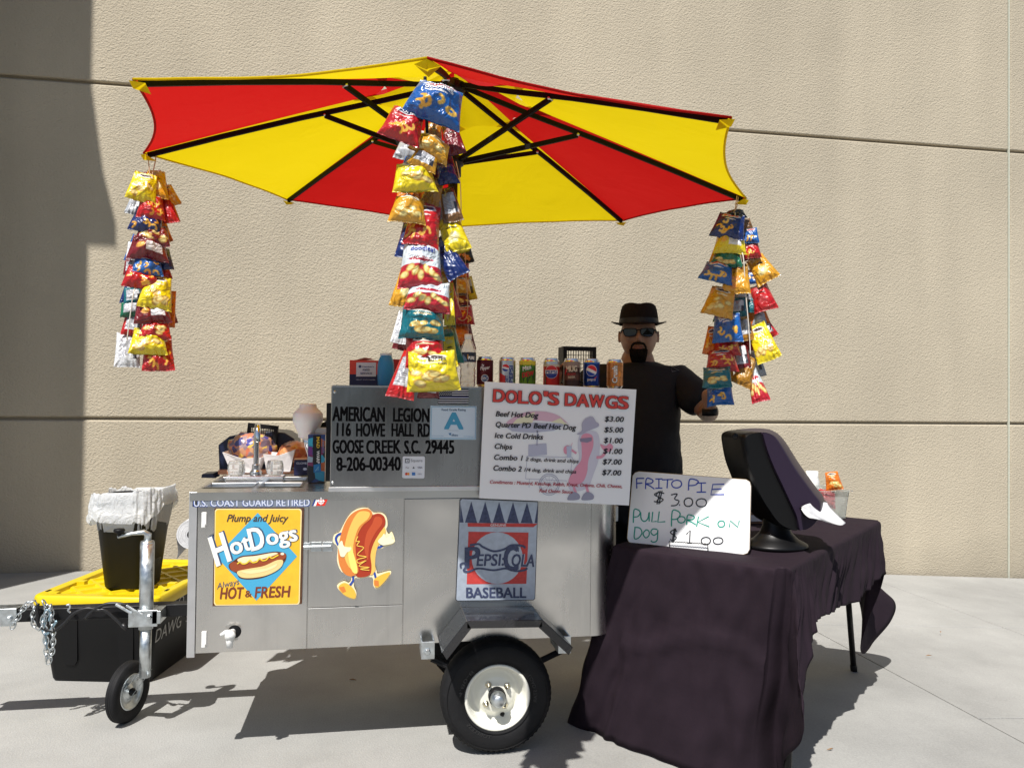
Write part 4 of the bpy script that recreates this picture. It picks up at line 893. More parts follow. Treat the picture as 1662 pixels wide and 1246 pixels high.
frp = [(945,596),(1000,600),(1060,588),(1130,560),(1188,520),(1204,470),(1200,430),(1150,368),(1062,243),(978,113),(920,66),(860,56),(790,60),(742,66)]
rdp = [(945,596),(972,592),(1000,578),(1026,552),(1042,522),(1047,490),(1038,440),(996,385),(908,265),(845,160),(812,105),(792,82),(768,70),(742,66)]
F1, F0 = curve(frp, 5), curve(rdp, 5); q = MB(); vs = []; SC = [(-.1115,-.05),(-.1125,-.01),(-.1125,.03),(-.110,.07),(-.105,.12),(-.096,.19),(-.08,.31),(-.055,.47),(-.02,.68),(.02,.86),(.05,.96),(.075,1),(.092,.99),(.102,.95),(.107,.88)]
sm_ = seam[1:-1]; n = len(F1)+len(sm_)
for dv, t in SC:
    L_o = [(a_[0]+(b_[0]-a_[0])*t, a_[1]+(b_[1]-a_[1])*t) for a_, b_ in zip(F0, F1)]+sm_
    for x, y in L_o: vs.append(onV(*C8(x, y), DV)+Vector((0, dv, 0)))
fs = [(j*n+i, j*n+(i+1) % n, (j+1)*n+(i+1) % n, (j+1)*n+i) for j in range(len(SC)-1) for i in range(n)]
q.add(vs, fs, None, True); q.add(vs[:n], [tuple(range(n-1,-1,-1))], None, False); q.add(vs[-n:], [tuple(range(n))], None, False); q.build('cover', SMK, dsp)
def sdv(x): return -.114+.100*max(0, x-1045)/156
q = MB(); pv = onV(*C8(668,96), DV-.092); q.lathe([(0,.006),(.010,.005),(.012,0)], pv, (0,-1,0), n=20); q.build('hinge_pin', DBK, dsp)
q = MB(); q.prism([onV(*C8(x, y), DV+sdv(x)-.010) for x, y in ((1040,500),(1090,474),(1184,462),(1192,490),(1150,545),(1065,565))], (0,.012,0)); q.build('napkin_slot', BLACK, dsp)
a = Art(planeV(DV-.06)); 
nap = MB(); pts1 = [(1040,500),(1085,478),(1150,466),(1186,480),(1240,530),(1288,585),(1255,597),(1200,580),(1130,560),(1070,552),(1045,530)]
def nn(x, y, d): return onV(*C8(x, y), DV+sdv(min(x, 1200))+d)
L1 = [(1040,505),(1048,488),(1085,474),(1140,466),(1186,470)]; L2 = [(1060,545),(1080,540),(1120,545),(1160,520),(1184,490)]; L3_ = [(1090,556),(1140,565),(1200,582),(1262,597),(1290,583)]
Ls = [curve(L, 4) for L in (L1, L2, L3_)]; m_ = len(Ls[0])
def napf(u, v):
    i = min(m_-1, int(round(u*(m_-1)))); a_, b_, c_ = Ls[0][i], Ls[1][i], Ls[2][i]
    x = a_[0]*(1-v)**2+2*b_[0]*v*(1-v)+c_[0]*v*v; y = a_[1]*(1-v)**2+2*b_[1]*v*(1-v)+c_[1]*v*v
    return nn(x, y, -.016-.10*v+.035*math.sin(u*6)*v+.014*math.sin(11*u)*(1-v))
nap.grid(napf, m_-1, 10)
NAP = mat('white_paper', (.60,.60,.61), .8, bump=.006, bscale=22)
o = nap.build('napkin', NAP, None, fixn=False); s2_ = o.modifiers.new('t', 'SOLIDIFY'); s2_.thickness = .0015; tag(o, 'white paper napkin poking out of the napkin dispenser', 'napkin')
# things behind the dispenser
tub = thing('plastic_tub', 'clear plastic tub of snack packets behind the napkin dispenser', 'tub', onH(1345, 846, tz))
CLR = mat('clear_plastic', (.75,.78,.76), .12, trans=.8, spec=.5, ior=1.2)
pb = onV(1335, 848, 3.40); x0, x1 = onV(1296, 840, 3.40).x, onV(1364, 840, 3.40).x; zt0 = onV(1340, 793, 3.40).z
def tubring(z, k, y0=3.33, y1=3.55): return [(x0-k, y0-k, z), (x1+k, y0-k, z), (x1+k, y1+k, z), (x0-k, y1+k, z)]
q = MB(); V = tubring(tz+.002, -.012)+tubring(zt0-.004, 0)+tubring(zt0-.004, .012)+tubring(zt0, .012)+tubring(zt0, -.002)+tubring(tz+.006, -.014)
q.add(V, [(3,2,1,0)]+[(4*a+k, 4*a+(k+1) % 4, 4*a+4+(k+1) % 4, 4*a+4+k) for a in range(5) for k in range(4)]+[(20,21,22,23)]); q.build('tub_shell', CLR, tub)
kb = thing('open_carton', 'low brown open carton between the marker board and the dispenser', 'box', onH(1240, 840, tz))
p0, p1 = onH(1216, 850, tz), onH(1250, 838, tz); q = MB()
q.box((p0.x, p0.y, tz+.001), (p0.x+.22, p0.y+.15, tz+.05)); q.build('carton', mat('brown_card', (.20,.10,.055), .7, var=.3, vscale=30), kb)
q = MB(); q.box((p0.x+.005, p0.y-.004, tz+.012), (p0.x+.06, p0.y-.001, tz+.04)); q.build('paper_label', NAP, kb)
jarp = onH(1322, 838, tz); 
q = MB(); jz = onV(1322, 764, 3.62).z; jx = onV(1318, 770, 3.62).x; q.lathe([(0,tz+.001),(.035,tz+.001),(.036,jz-.05),(.03,jz-.03),(.03,jz),(0,jz)], (jx, 3.62, 0), n=20); o = q.build('squeeze_bottle', WHITEP); tag(o, 'white round-topped bottle half hidden behind the napkin dispenser', 'bottle')

# ================================================================= ON THE CART
BZ = GZ1+.0035
def can(px, y_, z0, label, art):
    c = onV(px, 600, y_); c.z = z0
    t = thing('drink_can', label, 'can', c, 'drink cans in a row on the upper box')
    base, am = art[0], mat('can_aluminium', (.75,.75,.76), .25, 1)
    q = MB(); q.lathe([(.0265,.003),(.033,.012),(.033,.106)], c, n=40); body = q.build('can_body', base, t)
    q = MB(); q.lathe([(.0,.004),(.024,.002),(.0255,.0),(.0268,.003),(.033,.0118)], c, n=32); q.build('can_base', am, t); q = MB(); q.lathe([(.033,.1062),(.0275,.1165),(.0285,.119),(.0275,.120),(.026,.1155),(0,.1155)], c, n=40); q.build('can_top', am, t)
    q = MB(); q.box((c.x-.006, c.y-.014, c.z+.1175), (c.x+.006, c.y+.008, c.z+.1185)); q.build('pull_tab', am, t)
    face = math.atan2(CAM.y-c.y, CAM.x-c.x)
    fn = lambda x, y, l: Vector((c.x+(.033+.0003*l)*math.cos(face+x/.033), c.y+(.033+.0003*l)*math.sin(face+x/.033), c.z+y))
    a = Art(fn, sub=.007, up=1); art[1](a); a.build('can_print', t)
    return t
def band(a, y0, y1, m, l=1): 
    a.rect(-.09, y0, .09, y1, m, l)
Wt = ink(235,235,235); SILV = mat('can_silver', (.62,.62,.64), .3, .9); 
def globe(a, cx, cy, r, tilt=0, l=3):
    a.ell(cx, cy, r*1.08, r*1.08, Wt, l); a.ell(cx, cy, r, r, ink(30,70,170), l+1, a=tilt, a0=200, a1=340); a.ell(cx, cy, r, r, ink(215,40,45), l+1, a=tilt, a0=12, a1=168)
def c1(a):
    a.text('Dr', -.011, .078, -.003, .080, .011, Wt, 3, bold=.03, shear=.2); a.text('Pepper', -.018, .066, .019, .072, .013, Wt, 3, bold=.02, shear=.25)
    a.ell(0, .035, .0145, .0145, Wt, 2); a.ell(0, .035, .0125, .0125, ink(40,90,150), 3); a.text('SEC', -.010, .030, .010, .030, .010, Wt, 4, bold=.03)
def c2(a):
    band(a, .012, .106, SILV); a.rect(-.034, .012, -.006, .07, ink(205,50,50), 2); a.poly([(-.034,.06),(-.006,.045),(-.006,.07),(-.034,.085)], SILV, 3); globe(a, -.006, .077, .014, -15, 4)
    a.tri(*rot_text('PEPSI', .024, .018, .086, .016), ink(40,60,150), 4); a.tri(*rot_text('DIET', .004, .016, .048, .010), ink(40,60,150), 4)
def rot_text(s_, x, y0, y1, h):
    v, f = text_raw(s_, .03); x0 = min(p[0] for p in v); x1 = max(p[0] for p in v); return ([(x-q_[1]/cap_h()*h, y0+(q_[0]-x0)/(x1-x0)*(y1-y0)) for q_ in v], f)
def c3(a):
    band(a, .09, .106, ink(214,200,60), 1)
    for k in range(12):
        x = -.04+k*.008; y = .03+.05*((k*7) % 5)/5; a.poly([(x,y-.02),(x+.006,y),(x+.002,y+.026),(x-.004,y+.004)], ink(40,90,30), 2)
    a.poly([(-.03,.035),(.03,.05),(.033,.085),(-.025,.07)], ink(60,120,35), 3)
    a.text('Mtn', -.018, .066, .014, .075, .016, Wt, 4, bold=.04, shear=.2); a.text('DEW', -.020, .040, .026, .050, .018, ink(200,30,35), 5, bold=.06, shear=.2)
def c4a(a):
    band(a, .094, .106, SILV, 1); a.rect(-.06, .085, .06, .094, ink(200,190,170), 1); a.ell(0, .064, .0265, .0265, ink(225,225,228), 2); a.ell(0,.064,.025,.025,ink(40,60,150),3,a0=190,a1=350); a.ell(0,.064,.025,.025,ink(205,45,50),3,a0=10,a1=170); a.rect(-.0265,.0575,.0265,.0715,Wt,4); a.text('PEPSI', -.022, .059, .022, .059, .0105, ink(30,50,140), 5, bold=.05)
    a.rect(-.03, .012, -.025, .05, SILV, 2)
def c5a(a):
    for k, (cc, y) in enumerate(((ink(70,42,34),.07),(ink(96,62,50),.045),(ink(60,36,30),.02),(ink(150,130,120),.095))): band(a, y-.012, y+.012, cc, 1)
    a.text('MUG', -.022, .066, .022, .068, .022, ink(220,205,180), 3, bold=.05); a.text('ROOT', -.016, .052, .016, .053, .008, ink(190,40,40), 3, bold=.04); a.text('BEER', -.014, .040, .014, .041, .008, ink(220,205,180), 3, bold=.02); a.poly([(-.028,.05),(-.018,.075),(-.024,.08),(-.032,.06)], ink(190,40,50), 4)
def c6a(a):
    globe(a, 0, .072, .021, -25, 2); a.text('pepsi', -.016, .032, .017, .032, .010, Wt, 3, bold=.02); a.poly([(.008,.04),(.024,.052),(.018,.04)], ink(190,40,60), 2); band(a,.100,.106,ink(60,110,190),1)
def c7a(a):
    for k in range(26): a.ell(-.05+((k*37) % 100)*.001, .02+((k*53) % 80)*.001, .003, .003, ink(170,100,40), 2, n=8)
    a.tri(*rot_text('Crush', .010, .022, .094, .022), ink(60,90,50), 4); v_, f_ = rot_text('Crush', .009, .024, .092, .019); a.tri(v_, f_, Wt, 5); a.ell(.02, .06, .006, .012, ink(240,150,60), 3)
for px, lab, base, fn in ((787,'dark maroon soda can beside the water bottle, first in the can row',mat('can_maroon', srgb(92,28,36), .28, .5),c1),(823,'silver, blue and red diet soda can with vertical lettering',SILV,c2),(856,'green soda can with red and white slanted lettering',mat('can_green', srgb(112,160,48), .28, .4),c3),
        (895,'red and silver soda can with a large round red, white and blue badge',mat('can_red', srgb(205,52,48), .28, .4),c4a),(928,'dark brown root beer can in front of the black crate',mat('can_brown', srgb(72,46,38), .3, .4),c5a),(960,'bright blue soda can with a round globe badge',mat('can_blue', srgb(28,66,150), .25, .5),c6a),(998,'orange soda can with large tilted white lettering, last in the can row',mat('can_orange', srgb(205,135,75), .28, .4),c7a)):
    can(px, 3.0, BZ, lab, (base, fn))
# water bottle
c = onV(759, 620, 2.98); c.z = BZ
wbt = thing('water_bottle', 'clear plastic water bottle with a dark label beside the hanging chip bags', 'bottle', c)
k_ = .9
prof = [(0,.004),(.026,0),(.031,.006),(.031,.02),(.0295,.024),(.031,.028),(.031,.042),(.0295,.046),(.031,.05),(.031,.066),(.029,.072),(.0305,.078),(.0315,.10),(.0315,.135),(.0285,.15),(.020,.172),(.0135,.185),(.0125,.193)]
q = MB(); q.lathe([(r*.98, h) for r, h in prof], c, n=32); q.build('bottle', mat('clear_pet', (.86,.85,.82), .10, trans=.72, ior=1.33, bump=.003, bscale=60), wbt)
q = MB(); q.lathe([(0,.186),(.0145,.186),(.0145,.203),(.013,.206),(0,.206)], c, n=24); q.build('cap', mat('milky_cap', (.8,.78,.72), .4), wbt)
face = math.atan2(CAM.y-c.y, CAM.x-c.x); q = MB(); q.lathe([(.0322,.098),(.0322,.134)], c, n=32); lb = q.build('bottle_label', ink(38,44,60), wbt)
a = Art(lambda x, y, l: Vector((c.x+(.0323+.0003*l)*math.cos(face+x/.032), c.y+(.0323+.0003*l)*math.sin(face+x/.032), c.z+y)), sub=.007, up=1)
a.poly([(-.028,.1),(-.018,.125),(-.006,.11),(-.003,.1)], ink(90,120,150), 1); a.text('PURE', .002, .106, .027, .106, .012, Wt, 2, bold=.05); a.rect(-.002,.108,.001,.126, ink(200,150,60),2); a.build('label_print', wbt)
# blue jar
c = onV(626, 618, 3.02); c.z = BZ
j = thing('blue_bottle', 'opaque blue plastic bottle with pale cap beside the food service box', 'bottle', c)
q = MB(); q.lathe([(0,0),(.026,0),(.030,.006),(.0315,.03),(.0325,.06),(.0315,.085),(.027,.104),(.0225,.113),(.0215,.118)], c, n=36); q.build('bottle', mat('translucent_blue_plastic', srgb(48,128,178), .3, sss=.2, bump=.0008, bscale=90), j)
q = MB(); q.lathe([(.0,.1175),(.0225,.1175),(.023,.122),(.0215,.127),(0,.127)], c, n=32); q.build('cap', mat('pale_cap', (.55,.6,.68), .4), j)
# cartons on top
p0, p1 = onV(567, 620, 3.10), onV(617, 585, 3.10)
bx = thing('food_service_box', 'red and navy box with a white FOOD SERVICE panel on the upper box', 'box', (p0.x, 3.1, BZ))
q = MB(); zt_ = p1.z; q.box((p0.x, 3.1, BZ), (p0.x+.115, 3.22, BZ+(zt_-BZ)*.45), ink(28,30,72)); q.box((p0.x, 3.1, BZ+(zt_-BZ)*.45), (p0.x+.115, 3.22, zt_), ink(205,66,52)); q.build('carton', None, bx, fixn=True)
q = MB(); q.add([(p0.x+.02, 3.115, zt_+.0005), (p0.x+.06, 3.12, zt_+.012), (p0.x+.1, 3.15, zt_+.006), (p0.x+.03, 3.2, zt_+.001)], [(0,1,2,3)]); q.build('torn_flap', mat('raw_card', (.5,.38,.26), .8), bx)
a = Art(planeV(3.0995)); KK = lambda x, y: (560+x/13.85, 560+y/13.85)
def kk(l): return [KK(*p) for p in l]
a.poly(kk([(252,390),(700,390),(695,705),(250,705)]), ink(198,204,222)); a.poly(kk([(335,440),(375,480),(335,518),(297,480)]), ink(30,40,100), 2)
for s_, x0, x1, y, h in (("Member's", 390, 650, 497, 26), ('FOOD', 400, 555, 578, 44), ('SERVICE', 345, 605, 655, 40)): p = KK(x0, y); p2 = KK(x1, y); a.text(s_, p[0], p[1], p2[0], p2[1], h/13.85, ink(35,40,90), 2, bold=.03)
p = KK(250, 785); p2 = KK(680, 788); a.text('HEAVY DUTY PAPER', p[0], p[1], p2[0], p2[1], 1.4, ink(190,195,220), 1); a.build('box_print', bx)
p0, p1 = onV(628, 620, 3.2), onV(700, 584, 3.2)
bx2 = thing('red_box', 'plain dark red box behind the blue bottle on the upper box', 'box', (p0.x, 3.2, BZ)); q = MB(); q.box((p0.x, 3.2, BZ), (p1.x, 3.32, p1.z)); q.build('carton', ink(170,40,38), bx2, bevel=.001)
a = Art(planeV(3.1995)); a.text('FOOD', 643, 601, 650, 601, 2, ink(220,150,130)); a.text('SERVICE', 641, 605, 650, 605, 2, ink(220,150,130)); a.build('box_print', bx2)
def crate(px0, px1, py0, py1, y, label, tilt=0, d=.10):
    a0 = onV(px0, py1, y); b0 = onV(px1, py0, y); W = b0.x-a0.x; Hh = b0.z-a0.z
    t = thing('plastic_basket', label, 'basket', (a0.x+W/2, y, a0.z))
    M = Matrix.Translation((a0.x, y, a0.z)) @ Matrix.Rotation(R(tilt), 4, 'Y')
    q = MB(); e = .012
    q.box((0,0,0),(W,.008,e),None,M); q.box((0,0,Hh-e*1.6),(W,.012,Hh),None,M); q.box((0,0,e),(e*1.4,.008,Hh-e*1.6),None,M); q.box((W-e*1.4,0,e),(W,.008,Hh-e*1.6),None,M)
    nx, nz = 11, 7
    for i in range(1, nx): x = e+(W-2*e)*i/nx; q.box((x-.0012,.001,e),(x+.0012,.006,Hh-e*1.6),None,M)
    for i in range(1, nz): z = e+(Hh-2.6*e)*i/nz; q.box((e,.002,z-.0012),(W-e,.005,z+.0012),None,M)
    q.box((0,.008,0),(.004,d,Hh),None,M); q.box((W-.004,.008,0),(W,d,Hh),None,M); q.box((0,.008,0),(W,d,.004),None,M)
    q.build('basket', BLACK, t)
crate(914, 968, 563, 622, 3.34, 'black lattice plastic basket standing behind the brown root beer can')
# sink end
NV = mat('navy_plastic', (.012,.016,.045), .35)
q = MB(); y = 3.62; pts = [(356,770),(354,722),(372,708),(400,703),(440,700),(462,702),(478,712),(480,770)]
q.prism([onV(a_, b_, y) for a_, b_ in pts], (0, .28, 0)); o = q.build('cooler_tub', NV, None, bevel=.006); tag(o, 'dark navy plastic tub behind the sink full of bun bags', 'tub')
q = MB(); q.prism([onV(a_, b_, 3.46) for a_, b_ in ((326,775),(328,769),(346,768),(350,776))], (0,.1,0)); o = q.build('dark_tray', NV, None, bevel=.003); tag(o, 'small dark tray corner behind the left end of the sink deck', 'tray')
crate(398, 448, 686, 722, 3.58, 'black slotted plastic basket sticking up behind the sink tap', tilt=6, d=.03)
def lump(name, px, py, rx, ry, y, ryy, m, label, cat, seed=0, amp=.16):
    c = onV(px, py, y); s_ = y/1249; q = MB(); n_ = 28; k_ = 20; r0 = random.Random(seed)
    def f(u, v):
        th, ph = u*2*PI, (v-.5)*PI; d = Vector((math.cos(th)*math.cos(ph), math.sin(th)*math.cos(ph), math.sin(ph)))
        k = 1+amp*noise.noise(d*2.3+Vector((seed, 0, 0)))+amp*.5*noise.noise(d*6+Vector((0, seed, 0)))
        return c+Vector((d.x*rx*s_, d.y*ryy, d.z*ry*s_))*k
    q.grid(f, n_, k_); o = q.build(name, m, None, fixn=False); tag(o, label, cat); return o
def printed(name, cols, scale=18, rough=.3, stretch=(1,1,1)):
    m = bpy.data.materials.new(name); m.use_nodes = True; n = m.node_tree.nodes; L = m.node_tree.links; b = n['Principled BSDF']; b.inputs['Roughness'].default_value = rough; b.inputs['Coat Weight'].default_value = .4
    tc = n.new('ShaderNodeTexCoord'); mp = n.new('ShaderNodeMapping'); mp.inputs['Scale'].default_value = stretch; L.new(tc.outputs['Object'], mp.inputs[0])
    t = n.new('ShaderNodeTexVoronoi'); t.inputs['Scale'].default_value = scale; L.new(mp.outputs[0], t.inputs['Vector'])
    s_ = n.new('ShaderNodeSeparateColor'); L.new(t.outputs['Color'], s_.inputs[0]); r_ = n.new('ShaderNodeValToRGB'); r_.color_ramp.interpolation = 'CONSTANT'
    e = r_.color_ramp.elements
    while len(e) < len(cols): e.new(1)
    for i, cc in enumerate(cols): e[i].position = i/len(cols); e[i].color = srgb(*cc)
    L.new(s_.outputs[0], r_.inputs[0]); L.new(r_.outputs[0], b.inputs['Base Color'])
    nz = n.new('ShaderNodeTexNoise'); nz.inputs['Scale'].default_value = 30; L.new(tc.outputs['Object'], nz.inputs[0]); bp = n.new('ShaderNodeBump'); bp.inputs['Distance'].default_value = .004; L.new(nz.outputs['Fac'], bp.inputs['Height']); L.new(bp.outputs[0], b.inputs['Normal'])
    return m
lump('bun_bag', 410, 727, 36, 26, 3.60, .10, printed('bun_bag_film', [(196,148,116),(205,160,120),(120,104,120),(70,70,120),(205,120,90),(190,140,110),(150,130,135),(60,60,140),(220,190,90)], 48), 'crumpled printed bag of buns heaped behind the paper trays', 'bun bag', 1)
lump('bun_bag', 478, 738, 26, 21, 3.52, .08, printed('orange_film', [(206,120,62),(216,140,82),(190,96,56),(214,150,100),(120,70,50)], 40), 'orange wrapped bag behind the right paper tray', 'bun bag', 5)
q = MB(); a0 = onV(354, 770, 3.46); q.box((a0.x, 3.455, ZT+.001), (a0.x+.36, 3.50, ZT+.018)); o = q.build('cardboard_sheet', mat('orange_card', (.50,.22,.12), .7, var=.2), None, bevel=.001); tag(o, 'low reddish cardboard sheet under the paper trays', 'cardboard')
def tray(pts, y, label):
    q = MB(); P = [onV(a_, b_, y) for a_, b_ in pts]   # tl, tr, br, bl
    tl, tr, br, bl = P; D = Vector((0, .15, 0)); i_ = Vector((0, .018, 0))
    sag = (tl+tr)/2+Vector((0, -.004, -.014))
    q.add([bl+i_, br+i_, tr, tl, bl+D-i_, br+D-i_, tr+D, tl+D, sag, sag+D], [(0,1,2,8,3),(5,4,7,9,6),(4,0,3,7),(1,5,6,2),(0,4,5,1)])
    o = q.build('paper_food_tray', mat('white_check_paper', (.80,.76,.76), .75, bump=.002, bscale=70), None, fixn=True); s_ = o.modifiers.new('t','SOLIDIFY'); s_.thickness = .002; tag(o, label, 'food tray', 'paper food trays behind the sink')
tray([(361,734),(424,743),(416,768),(374,767)], 3.40, 'white paper food tray at the left of the sink tap')
tray([(427,737),(478,730),(470,766),(432,766)], 3.40, 'white and grey paper food tray at the right of the sink tap')
gb = thing('glove_box', 'small navy and peach box of gloves beside the sink', 'box', onV(487, 765, 3.42)); p0, p1 = onV(477, 771, 3.40), onV(503, 746, 3.40)
q = MB(); q.box((p0.x, 3.40, ZT+.001), (p1.x, 3.50, p1.z)); q.build('carton', ink(24,26,62), gb); q = MB(); q.box((p0.x, 3.40, p1.z+.0005), (p1.x, 3.50, p1.z+.006)); q.build('lid', mat('peach_card', srgb(214,160,120), .7), gb)
a = Art(planeV(3.3995)); a.text('GLOVES', 481, 753, 500, 753, 3, ink(200,205,225), bold=.02); a.ell(495, 761, 3.2, 2.2, ink(190,200,225)); a.build('box_print', gb)
bk = thing('printed_box', 'tall narrow box with dark comic-style print and vertical lettering beside the upper box', 'box', onH(515, 778, ZT)); p0, p1 = onV(499, 779, 3.12), onV(528, 705, 3.12)
q = MB(); q.box((p0.x, 3.12, ZT+.001), (p1.x, 3.24, p1.z)); q.build('carton', printed('comic_print', [(20,18,26),(24,20,30),(120,40,90),(40,150,185),(30,26,40),(180,90,40),(60,40,110),(34,60,120)], 30, .35), bk)
def rt(a, s_, x, y0, y1, h, m, l=2):
    v, f = text_raw(s_, .03); x0 = min(p[0] for p in v); x1 = max(p[0] for p in v); a.tri([(x+p[1]/cap_h()*h, y0+(p[0]-x0)/(x1-x0)*(y1-y0)) for p in v], f, m, l)
a = Art(planeV(3.1195)); a.rect(508,706,521,760,ink(22,20,26)); rt(a, 'MAD', 514, 709, 727, 4.5, ink(225,185,50)); rt(a, 'WARP', 514, 731, 752, 4.5, ink(225,225,225)); rt(a, 'TAROT', 523, 712, 735, 3, ink(90,120,160))
a.poly([(500,712),(508,710),(507,723),(500,722)], ink(60,170,205), 2); a.poly([(509,754),(520,752),(521,766),(509,767)], ink(40,120,180), 3); a.rect(509,754,520,766,ink(40,110,170),2); a.line([(512,764),(517,757),(516,763)], .8, ink(150,210,230), 4); a.poly([(499,740),(508,742),(507,750),(499,750)], ink(150,170,190), 2); a.poly([(500,724),(507,725),(507,738),(500,738)], ink(110,50,130), 2); a.build('box_print', bk)
# heat lamp
lx = onV(500, 660, 3.28)
lmp = thing('hanging_lamp', 'pale pink faceted lamp on a silver socket above the printed box', 'lamp', (lx.x, 3.28, lx.z-.1))
S_ = lambda py: onV(500, py, 3.28).z
pr = [(14,655),(17,656),(18,661),(27,668),(30,671),(30.5,683),(29,686),(20,702),(19,709),(15,711)]
q = MB(); n_ = 11; sc_ = 3.33/1249*.72
V = [(lx.x+.0+math.cos(2*PI*k/n_)*r_*.0020, 3.28+math.sin(2*PI*k/n_)*r_*.0022, S_(py)) for r_, py in pr for k in range(n_)]
q.add(V, [(i*n_+k, i*n_+(k+1) % n_, (i+1)*n_+(k+1) % n_, (i+1)*n_+k) for i in range(len(pr)-1) for k in range(n_)]+[tuple(range(n_-1,-1,-1)), tuple(range((len(pr)-1)*n_, len(pr)*n_))]); q.build('lamp_shade', mat('pink_frosted_plastic', (.95,.88,.86), .45, sss=.25), lmp, bevel=.0008)
q = MB(); q.tube([(lx.x, 3.28, S_(711)), (lx.x+.004, 3.28, S_(720)), (lx.x+.012, 3.28, S_(738)), (lx.x+.012, 3.28, ZT)], [.022,.019,.012,.010], n=14); q.build('socket', CHROME, lmp)
q = MB(); p0, p1 = onV(512, 703, 3.25), onV(537, 697, 3.25); q.box((p0.x, 3.25, p0.z), (p1.x, 3.33, p1.z+.006)); q.build('bracket', WHITEP, lmp, bevel=.001)
q = MB(); q.prism([onV(*p, 3.34) for p in ((512,700),(514,690),(536,680),(536,700))], (0,.06,0)); q.build('clip', BLACK, lmp)
# paper towel roll on the cart side
c = onV(299, 868, 3.05)
tr_ = thing('paper_towel_roll', 'white paper towel roll hung at the left end of the cart', 'paper roll', c)
ax = Vector((0, 1, 0)); c = Vector((X0-.052, 3.12, c.z-.01))
q = MB(); 
for k in range(6): q.lathe([(.018+.0065*k, -.0006*(k % 2)), (.024+.0065*k, -.0006*(k % 2))], c, (0,1,0), n=36)
q.lathe([(.0565,0),(.057,.002),(.057,.25),(.018,.25)], c, (0,1,0), n=40); q.lathe([(.018,.25),(.018,0)], c, (0,1,0), n=24); q.build('roll', NAP, tr_)
q = MB(); q.grid(lambda u, v: (c.x-.0575+.012*math.sin(3*u)*u+.012*v*u, c.y+.002+.246*v*(1-.25*u)+.0, c.z-.095*u+.0*v+.03*v*u), 8, 8); q.build('loose_sheet', NAP, tr_, fixn=False)
q = MB(); q.cyl((c.x, c.y-.01, c.z), (c.x, c.y+.27, c.z), .016); q.box((c.x, c.y+.252, c.z-.01), (X0+.004, c.y+.262, c.z+.01)); q.build('holder', BLACK, tr_)

# ================================================================= TOTE AND BIN
LZ = .40
tote = thing('storage_tote', 'black plastic storage tote with a bright yellow lid on the ground behind the tow bar', 'storage tote', onH(150, 1092, 0))
bl, br_ = onH(70, 1092, 0), onH(236, 1090, 0)
lfl, lfr = onH(50, 966, LZ), onH(256, 970, LZ); lbl, lbr = onH(158, 906, LZ+.0), onH(298, 903, LZ)
ux = (lfr-lfl).normalized(); uy = Vector((-ux.y, ux.x, 0)); cw_ = (lfr-lfl).length; ln_ = .80; O2 = lfl
def T2(a_, b_, z): return Vector((O2.x, O2.y, 0))+ux*a_+uy*b_+Vector((0,0,z))
def rrect(x0, y0, x1, y1, r_, k=5):
    P = []
    for cx, cy, g0 in ((x1-r_, y0+r_, -90), (x1-r_, y1-r_, 0), (x0+r_, y1-r_, 90), (x0+r_, y0+r_, 180)):
        for i in range(k+1): g = R(g0+90*i/k); P.append((cx+r_*math.cos(g), cy+r_*math.sin(g)))
    return P
def loft(q, secs, cap0=True, cap1=True, m=None, smooth=False):
    n = len(secs[0]); vs = [p for s_ in secs for p in s_]
    fs = [(j*n+i, j*n+(i+1) % n, (j+1)*n+(i+1) % n, (j+1)*n+i) for j in range(len(secs)-1) for i in range(n)]
    if cap0: fs.append(tuple(range(n-1, -1, -1)))
    if cap1: fs.append(tuple((len(secs)-1)*n+i for i in range(n)))
    q.add(vs, fs, m, smooth)
q = MB(); loft(q, [[T2(a_, b_, z) for a_, b_ in rrect(i, i, cw_-i, ln_-i, .03)] for i, z in ((.062,.004),(.058,.012),(.024,.30),(.022,LZ-.05))])
tb = q.build('tote_body', BLACK, tote, bevel=.002)
q = MB()
for a_ in (.12, cw_-.20):
    q = MB(); loft(q, [[T2(a_+.08*x_, .055-.030*z_/.30-.006+y_, z_+.02) for x_, y_ in ((w0,0),(1-w0,0),(1-w0,.02),(w0,.02))] for z_, w0 in ((.06,.25),(.08,.1),(.28,0),(.30,.02))])
    q.build('side_rib', BLACK, tb)
# lettering on the long side (marker paint)
def tfn(x, y, l): return T2(cw_-.058+.034*(y/.30)+.0035+.0004*l, x, y)
pn = mat('white_paint_pen', (.36,.36,.35), .6)
for w_, x_, x2_, z_, h_ in (('DOLO', .08, .30, .285, .055), ('D', .38, .44, .285, .055), ('DAWG', .05, .30, .185, .06), ('S', .35, .39, .19, .04)):
    a = Art(tfn, up=1); a.text(w_, x_, z_, x2_, z_, h_, pn, bold=.0); a.build('tote_lettering', tote)
YP = mat('yellow_lid_plastic', (.66,.49,.006), .36, var=.05, vscale=9)
q = MB(); e_ = 0
loft(q, [[T2(a_, b_, z) for a_, b_ in rrect(i, i, cw_-i, ln_-i, .04)] for i, z in ((0,LZ-.055),(-.004,LZ-.035),(0,LZ-.006),(.006,LZ),(.040,LZ),(.046,LZ-.004),(.050,LZ-.022))], cap0=False)
lid = q.build('lid', YP, tote, bevel=.002)
q = MB(); zl = LZ-.021
